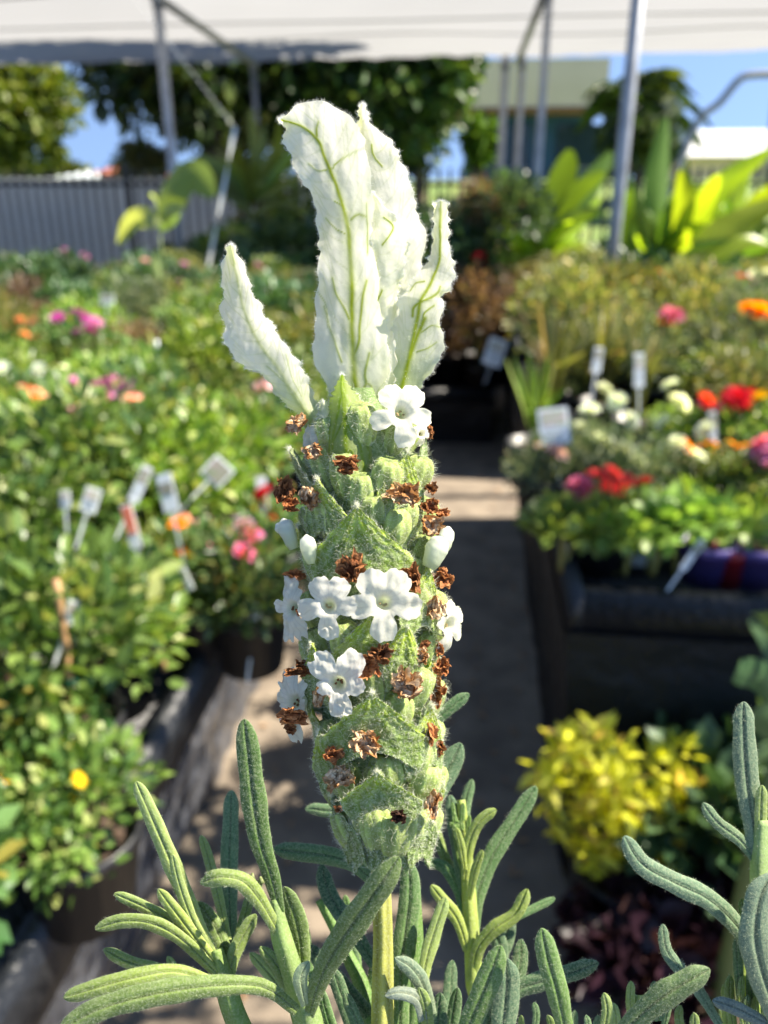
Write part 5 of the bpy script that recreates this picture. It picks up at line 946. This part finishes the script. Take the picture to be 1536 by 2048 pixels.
tagcard(215, 600, 3.0, 26, 20, 0, 'white', 'distant white tag near the magenta flowers'); tagcard(512, 1225, 1.05, 20, 36, .1, 'white', 'small glinting white tag on the aisle side of the left bench')
def cane(pts, Y, w, label, ties=()):
    P = [at_y(a, b, Y) for a, b in pts]; o = P[-1]; e = empty('bamboo_cane', o, label, 'cane', 'bamboo canes on the left bench'); mb = MB(); tube(mb, smooth_path(P, 10), w*Y/F/2, 8); mb.build('cane', M['bamboo'], e, origin=o)
    for a, b in ties: c = at_y(a, b, Y); mb = MB(); lathe(mb, [(w*Y/F*.62, -.004), (w*Y/F*.7, 0), (w*Y/F*.62, .004)], 10, cen=c); tube(mb, [c, c+[.012, -.004, .003]], .0015, 6); mb.build('tie', M['tie'], e, origin=o)
cane([(112, 1160), (130, 1280), (143, 1420), (150, 1600)], .66, 19, 'bamboo cane standing nearest the left bench front, green tie halfway', ((140, 1362),)); cane([(303, 1160), (312, 1260), (330, 1340)], .9, 15, 'shorter bamboo cane near the aisle edge of the left bench', ((306, 1238),))
cane([(270, 1170), (225, 1260), (160, 1350), (20, 1440)], .9, 8, 'thin slanting cane crossing behind the taller cane'); cane([(60, 1560), (58, 1640), (62, 1790)], .56, 14, 'short dark cane low at the left border')
for px, py0, py1, Y, lab in ((318, 680, 790, 2.0, 'white plastic strip standing up between the olive plants'), ):
    a, b = at_y(px-5, py0, Y), at_y(px+6, py1, Y); mb = MB(); tube(mb, smooth_path([a, (a+b)/2, b, b+[0, 0, -.1]], 10), [.004, .006, .007, .009, .012, .012, .009, .007, .005, .004], 8); tag(mb.build('white_strip', M['white'], origin=a), lab, 'strip').location = a
# twisted white strip standing in for the shine along a thin stem
a, b = at_y(470, 255, 4.4), at_y(408, 580, 4.4); n = 60; t = np.linspace(0, 1, n); C = a+(b-a)*t[:, None]; ph = t*9; sd = np.stack([np.cos(ph), np.sin(ph), 0*ph], 1)*.010
mb = MB(); V = np.stack([C-sd, C+sd], 1).reshape(-1, 3); mb.add(V, grid_q(n, 2)); V2 = V+[0, .0006, 0]; mb.add(V2, grid_q(n, 2)[:, ::-1]); tube(mb, [(-2.12, 5.25, CZ-.1), a], .0012, 5)
tag(mb.build('bird_scare_ribbon', M['white'], origin=a), 'twisted shiny white ribbon hanging slantwise from the canopy', 'ribbon').location = a

# landmarks the massed plants are described by
LM = [(n_, at_y(a, b, Y)[:2]) for n_, a, b, Y in [('the magenta flowers', 165, 645, 2.4), ('the lilac pink pompons', 195, 780, 1.8), ('the salmon coloured blooms', 50, 640, 2.7), ('the large pink rose', 488, 1080, 1.08), ('the deep red rose', 530, 1000, 1.3), ('the orange rosebuds', 355, 1060, 1.1),
    ('the pale pink roses', 560, 820, 2.1), ('the white and salmon small roses', 30, 770, 1.9), ('the orange and white tag', 262, 1053, .98), ('the narrow tilted white tag', 281, 968, 1.15), ('the cornerwise photo tag', 435, 943, 1.25), ('the broad white tag', 182, 1000, 1.1), ('the nearest bamboo cane', 150, 1500, .78), ('the shorter bamboo cane', 320, 1300, 1.0),
    ('the bright low white tag', 195, 1722, .5), ('the yellow buds low down', 120, 1500, .6), ('the white plastic strip', 320, 740, 2.0), ('the small strappy plant', 155, 745, 2.0), ('the seedling with one big pale leaf', 320, 470, 2.2), ('the left pole foot', 370, 600, 5.7), ('the white pompon flowers', 1280, 880, 1.5), ('the coral red flowers', 1215, 965, 1.3), ('the bright red flowers', 1480, 798, 1.72),
    ('the orange red daisies', 1440, 890, 1.5), ('the pink mauve flowers', 1525, 905, 1.42), ('the orange marigolds', 1340, 555, 3.7), ('the red white and orange flowers', 1488, 570, 3.6), ('the nearest olive grass clump', 1110, 690, 1.98), ('the olive grass before the stout pole', 1215, 670, 2.12), ('the reddish olive grass', 1290, 700, 1.95), ('the square white tag', 1108, 853, 1.5), ('the dull pink flower heads', 1105, 560, 3.75),
    ('the one orange and one pink flower', 1330, 640, 2.3), ('the faint orange flowers', 1500, 625, 2.3), ('the stout pole', 1215, 640, 3.25), ('the tall lime canna clump', 1325, 540, 4.2), ('the lime canna between the poles', 1078, 540, 4.6), ('the red flower spike', 965, 530, 4.0)]]
MASS = []
_plant = plant
def plant(kind, x, y, z, label, sc=1, **k):
    if any((x-a)**2+(y-b)**2 < r*r for a, b, r in KEEP): return
    e = _plant(kind, x, y, z, label, sc, **k); MASS.append((e, kind)); return e
def name_mass():
    adj = dict(fresh='bright fine leaved plant', rose='rose leaved plant', mid='medium green bushy plant', tiny='low tiny leaved plant', olive='olive tinted shrub', grey='grey green bushy plant', burg='burgundy leaved plant', dusky='dusky reddish shrub', deep='dark leaved shrub', big='broad olive shrub', bigdeep='large dark shrub', bigmid='large green shrub')
    used = set(); pairs = []
    for e, k in MASS:
        for n_, (a, b) in LM:
            dx, dy = e.location.x-a, e.location.y-b; d = math.hypot(dx, dy)
            if d < 1.0: pairs.append((d, n_, ('behind' if dy > 0 else 'in front of') if abs(dy) > 2.4*abs(dx) else ('to the right of' if dx > 0 else 'to the left of') if abs(dx) > 2.4*abs(dy) else ('behind and right of' if dx > 0 else 'behind and left of') if dy > 0 else ('in front and right of' if dx > 0 else 'in front and left of'), e, k))
    done = set()
    for d, n_, rel, e, k in sorted(pairs, key=lambda t: t[0]):
        if e.name in done or (n_, rel, k) in used: continue
        e['label'] = '%s %s %s' % (adj[k], rel, n_); done.add(e.name); used.add((n_, rel, k))
# massed pots on the left bench
q = np.random.RandomState(21)
LB = dict(fresh='fine leaved bright green plant in the massed pots on the bench left of the aisle', rose='rose leaved plant in the massed pots on the bench left of the aisle', tiny='low plant with tiny bright leaves in the massed pots left of the aisle', mid='medium green shrub in the massed pots on the bench left of the aisle',
          olive='olive tinted shrub in the massed pots on the bench left of the aisle', dusky='dusky reddish shrub in the massed pots on the bench left of the aisle', deep='dark leaved shrub in the massed pots on the bench left of the aisle', grey='grey green shrub in the massed pots on the bench left of the aisle')
y = .24
while y < 4.5:
    st = .165 if y < 2 else .215; x = -.45 if y < .75 else -.475
    while x > -(.64*y+.32):
        xx, yy = x+q.uniform(-.03, .03), y+q.uniform(-.03, .03); r = q.rand()
        px = 962+1600*(xx/yy)*.93
        if y < 1.05: k = 'rose' if r < .55 else 'mid' if r < .8 else 'tiny'
        elif y < 1.9: k = 'fresh' if r < .45 else 'tiny' if r < .6 else 'mid' if r < .85 else 'rose'
        elif y < 2.9: k = ['mid', 'fresh', 'olive', 'dusky', 'rose'][int(r*5)]
        else: k = ['olive', 'olive', 'deep', 'dusky', 'mid', 'grey'][int(r*6)]
        plant(k, xx, yy, ZL-.01, LB[k], q.choice([.72, .85, .95, 1.05, 1.2])*(1 if y < 3 else .9), flowers=(('pom', ['fpale', 'fwhite', 'flil', 'fsal'][q.randint(4)], q.randint(2, 6), .009+.003*y) if q.rand() < .09 else None), group='massed '+GR[k]+' on the bench left of the aisle', q=q)
        x -= st
    y += st
# second bench behind and shrubs at the fence
BB = dict(big='broad olive shrub on the far bench before the picket fence', bigdeep='dark large leaved shrub on the far bench before the picket fence', bigmid='leafy green shrub on the far bench before the picket fence')
for i in range(44):
    yy = q.uniform(5.3, 8.0); xx = q.uniform(-.66*yy-.2, -1.0); px = 962+1490*xx/yy
    if px < 400: yy = 5.3+(yy-5.3)*.5; xx = (px-962)/1490*yy
    k = 'big' if q.rand() < (.75 if px < 320 else .3) else 'bigdeep' if q.rand() < .55 else 'bigmid'
    hmax = .5 if px < 350 else .95
    plant(k, xx, yy, .26, BB[k], q.uniform(.38, .5) if px < 350 else q.uniform(.8, 1.15), group=GR[k]+' on the far bench', name='large_shrub', cat='shrub', q=q)
# right benches
RBL = dict(olive='olive stemmed plant among the massed pots on the bench right of the aisle', grey='grey green bushy plant among the massed pots right of the aisle', mid='green bushy plant among the massed pots right of the aisle', fresh='bright green plant among the massed pots right of the aisle', deep='dark leaved plant among the massed pots right of the aisle', burg='burgundy leaved plant among the massed pots on the far right bench')
for y in np.arange(1.42, 2.95, .17):
    for x in np.arange(.27, .42*y+.35, .17):
        r = q.rand(); k = ('grey' if r < .35 else 'mid' if r < .75 else 'fresh') if y < 1.9 else ('olive' if x < .62 else 'grey') if r < .7 else 'mid'
        plant(k, x+q.uniform(-.03, .03), y+q.uniform(-.03, .03), ZR-.01, RBL[k], q.uniform(.5, .66) if y < 1.9 else q.uniform(.8, 1.0) if y < 2.4 else q.uniform(1.0, 1.25), group='massed '+GR[k]+' right of the aisle', q=q)
for y in np.arange(3.6, 5.3, .24):
    for x in np.arange(.3, .42*y+.5, .24):
        r = q.rand(); k = 'burg' if (x < 1.0 and y < 4.1 and r < .7) else ['grey', 'mid', 'deep', 'olive'][int(r*3.99)]
        plant(k, x+q.uniform(-.04, .04), y+q.uniform(-.04, .04), ZR-.01, RBL[k], q.uniform(.8, 1.0), group='massed '+GR[k]+' right of the aisle', q=q)

q = np.random.RandomState(77)
for i in range(10):
    X = q.uniform(-.8, .05); Y = q.uniform(4.0, 4.7); plant('deep' if i % 2 else 'dusky', X, Y, .27, 'dark shrub in the gloom on the low table at the aisle end', q.uniform(1, 1.3), group='dark shrubs on the low table', q=q)
for i in range(12):
    X = q.uniform(-1.1, .35); Y = q.uniform(5.3, 8.3); k = 'bigmid' if i % 3 else 'bigdeep'
    plant(k, X, Y, 0.0, 'tall dark shrub standing on the ground behind the low far table', q.uniform(1.2, 1.7), group='tall shrubs standing behind the aisle end', name='large_shrub', cat='shrub', q=q)

# ---- trees and hedges beyond the fence
def tree(name, px, py_top, py_bot, Y, wpx, n, ll, lw, m, label, trunk_r=.15, ground=.0, clumps=40, tight=.28, depth=None, seed=0, lift=0):
    q = np.random.RandomState(seed+60); cx_ = at_y(px, 300, Y)[0]; zt, zb = wz(py_top, Y, px), wz(py_bot, Y, px); zb = max(zb, ground+.2); g = ground; r = wpx*Y/F/2
    o = np.array([cx_, Y, g]); e = empty(name, o, label, 'tree' if 'hedge' not in name and 'shrub' not in name else 'shrub'); c = np.array([cx_, Y, (zt+zb)/2]); rad = np.array([r, depth or r*.8, (zt-zb)/2])
    k = q.normal(size=(clumps, 3)); k = unit(k)*q.uniform(.3, .92, (clumps, 1)); i = q.randint(0, clumps, n); P = k[i]+q.normal(size=(n, 3))*tight*q.uniform(.4, 1, (clumps, 1))[i]
    rr = np.linalg.norm(P, axis=1); P = P/np.maximum(rr, 1.05)[:, None]; D = unit(P+q.normal(size=(n, 3))*.8+[0, 0, -.2]); P = P*rad+c; mb = MB(); leaves(mb, P, D, ll, lw, q); mb.build('crown', M[m], e, origin=o)
    mb = MB(); tube(mb, smooth_path([o+[0, 0, -.1], (o+c)/2+[.1*r, 0, 0], c+[0, 0, rad[2]*.3]], 10), np.linspace(trunk_r, trunk_r*.4, 10), 10)
    for j in range(9): t = k[j]*rad*.8+c; s0 = o+(c-o)*q.uniform(.5, .95); tube(mb, smooth_path([s0, (s0+t)/2+[0, 0, .1], t], 6), np.linspace(trunk_r*.4, trunk_r*.1, 6), 6)
    mb.build('trunk', M['bark'], e, origin=o); return e
tree('broadleaf_tree', 10, 60, 345, 14, 300, 9000, .16, .11, 'tree', 'sunlit yellow green tree at the left border beyond the wall', .16, .4, 46, .2, seed=1)
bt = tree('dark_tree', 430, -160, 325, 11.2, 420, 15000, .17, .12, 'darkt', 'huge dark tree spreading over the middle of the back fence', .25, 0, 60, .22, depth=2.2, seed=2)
q = np.random.RandomState(44); P, D = dome(2400, (-1.9, 8.55, 4.5), (2.2, .5, .8), q, 30, .22, -.8); mb = MB(); leaves(mb, P, D, .17, .12, q)
tube(mb, smooth_path([np.array(bt.location)+[0, 0, 3.2], (-2.0, 9.4, 4.2), (-1.4, 8.0, 4.5)], 8), .06, 8); mb.build('overhanging_limb', M['darkt'], bt, origin=bt.location)
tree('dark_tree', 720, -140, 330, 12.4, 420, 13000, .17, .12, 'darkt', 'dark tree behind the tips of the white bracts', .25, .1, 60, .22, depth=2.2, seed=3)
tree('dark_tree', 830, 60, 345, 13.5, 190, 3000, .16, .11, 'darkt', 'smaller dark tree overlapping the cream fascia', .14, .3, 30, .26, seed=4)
tree('leafy_branch_tree', 955, 215, 335, 12.5, 60, 500, .15, .1, 'lime2', 'bright green drooping tree top right of the white bracts', .05, .2, 12, .25, seed=5)
tree('round_shrub', 275, 285, 360, 11.0, 130, 1800, .08, .05, 'olive', 'olive yellow shrub top showing above the fence beside the pole', .05, 0, 20, .3, seed=6)
tree('tall_shrub', 505, 215, 560, 7.6, 110, 900, .085, .05, 'tree', 'tall loose green shrub growing before the picket fence', .03, 0, 34, .2, seed=8)
tree('tall_shrub', 600, 330, 560, 7.4, 150, 2200, .08, .05, 'bmid', 'bushy green shrub left of the white bracts before the fence', .03, 0, 30, .22, seed=9) if 'bmid' in M else tree('tall_shrub', 600, 330, 560, 7.4, 130, 1100, .08, .05, 'mid', 'bushy green shrub left of the white bracts before the fence', .03, 0, 30, .22, seed=9)
tree('tall_shrub', 940, 400, 620, 6.5, 150, 1600, .08, .04, 'greyg', 'airy grey green shrub right of the white bracts', .03, 0, 30, .2, seed=10)
tree('dark_shrub', 1000, 470, 760, 4.9, 75, 1300, .05, .03, 'dusky', 'tall dark reddish shrub at the end of the aisle', .02, .0, 24, .22, seed=11)
tree('broadleaf_tree', 1275, 205, 345, 17, 130, 1700, .2, .08, 'darkt', 'dark palm like tree between the cream building and the open sky', .12, 1.0, 30, .22, seed=12)
for i, (px, pt, w) in enumerate(((1330, 300, 160), (1500, 312, 200), (1180, 318, 120), (100, 335, 200), (330, 330, 200), (-60, 325, 200))):
    tree('far_tree', px, pt, 372, 33, w, 1400, .35, .25, 'tree' if i % 2 else 'deep', ['distant green tree below the palm fronds', 'distant tree beside the white roof at the right border', 'distant tree behind the blue building', 'low distant tree above the grey wall by the pale house', 'distant tree line behind the olive shrub', 'distant tree at the left border'][i], .2, 1.45, 26, .25, seed=20+i)
# palm fronds
c = at_y(1265, 215, 16); e = empty('palm_tree', (c[0], 16, 1.2), 'palm with arching fronds against the blue sky', 'palm'); o = np.array(e.location); mb = MB(); tube(mb, [o, c], .09, 10); mb.build('trunk', M['bark'], e, origin=o)
q = np.random.RandomState(31)
for px, py, mx, my in ((1345, 165, 1310, 140), (1372, 215, 1330, 175), (1370, 270, 1335, 215), (1215, 165, 1235, 170), (1200, 230, 1225, 190), (1300, 145, 1280, 150), (1350, 320, 1320, 240), (1240, 290, 1245, 230)):
    P = smooth_path([c, at_y(mx, my, 16+q.uniform(-.5, .5)), at_y(px, py, 16+q.uniform(-1, 1))], 26); mb = MB(); tube(mb, P, .02, 5); T = unit(np.gradient(P, axis=0)); s = unit(np.cross(T, [0, 0, 1.]))
    for sg in (-1, 1): leaves(mb, P[2:], s[2:]*sg+T[2:]*.7+[0, 0, -.5], .5, .06, q)
    mb.build('frond', M['darkt'], e, origin=o)

for i, (x, y, zc, rr) in enumerate(((1.1, 1.16, 1.93, .36), (1.15, .42, 1.85, .3))):  # out-of-frame trees added so their crowns shade the near path
    e = empty('potted_tree', (x, y, 0), ['small standard tree in a black pot beside the bench right of the aisle', 'shorter standard tree in a black pot right beside the camera'][i], 'potted tree'); q = np.random.RandomState(i+900)
    P, D = dome(900, (0, 0, zc), (rr, rr*1.1, rr), q, 22, .3, -.7); mb = MB(); leaves(mb, P, D, .05, .03, q); mb.build('crown', M['mid'], e)
    mb = MB(); tube(mb, [(0, 0, .2), (.01, 0, 1), (0, 0, zc)], [.016, .014, .01], 8); [tube(mb, [(0, 0, zc-rr*.7), P[q.randint(900)]], .005, 5) for _ in range(8)]; mb.build('trunk', M['bark'], e); p, s_ = pot_mesh(.15, .28, 'pot'); child(p, 'pot', e); child(s_, 'soil', e)

name_mass()
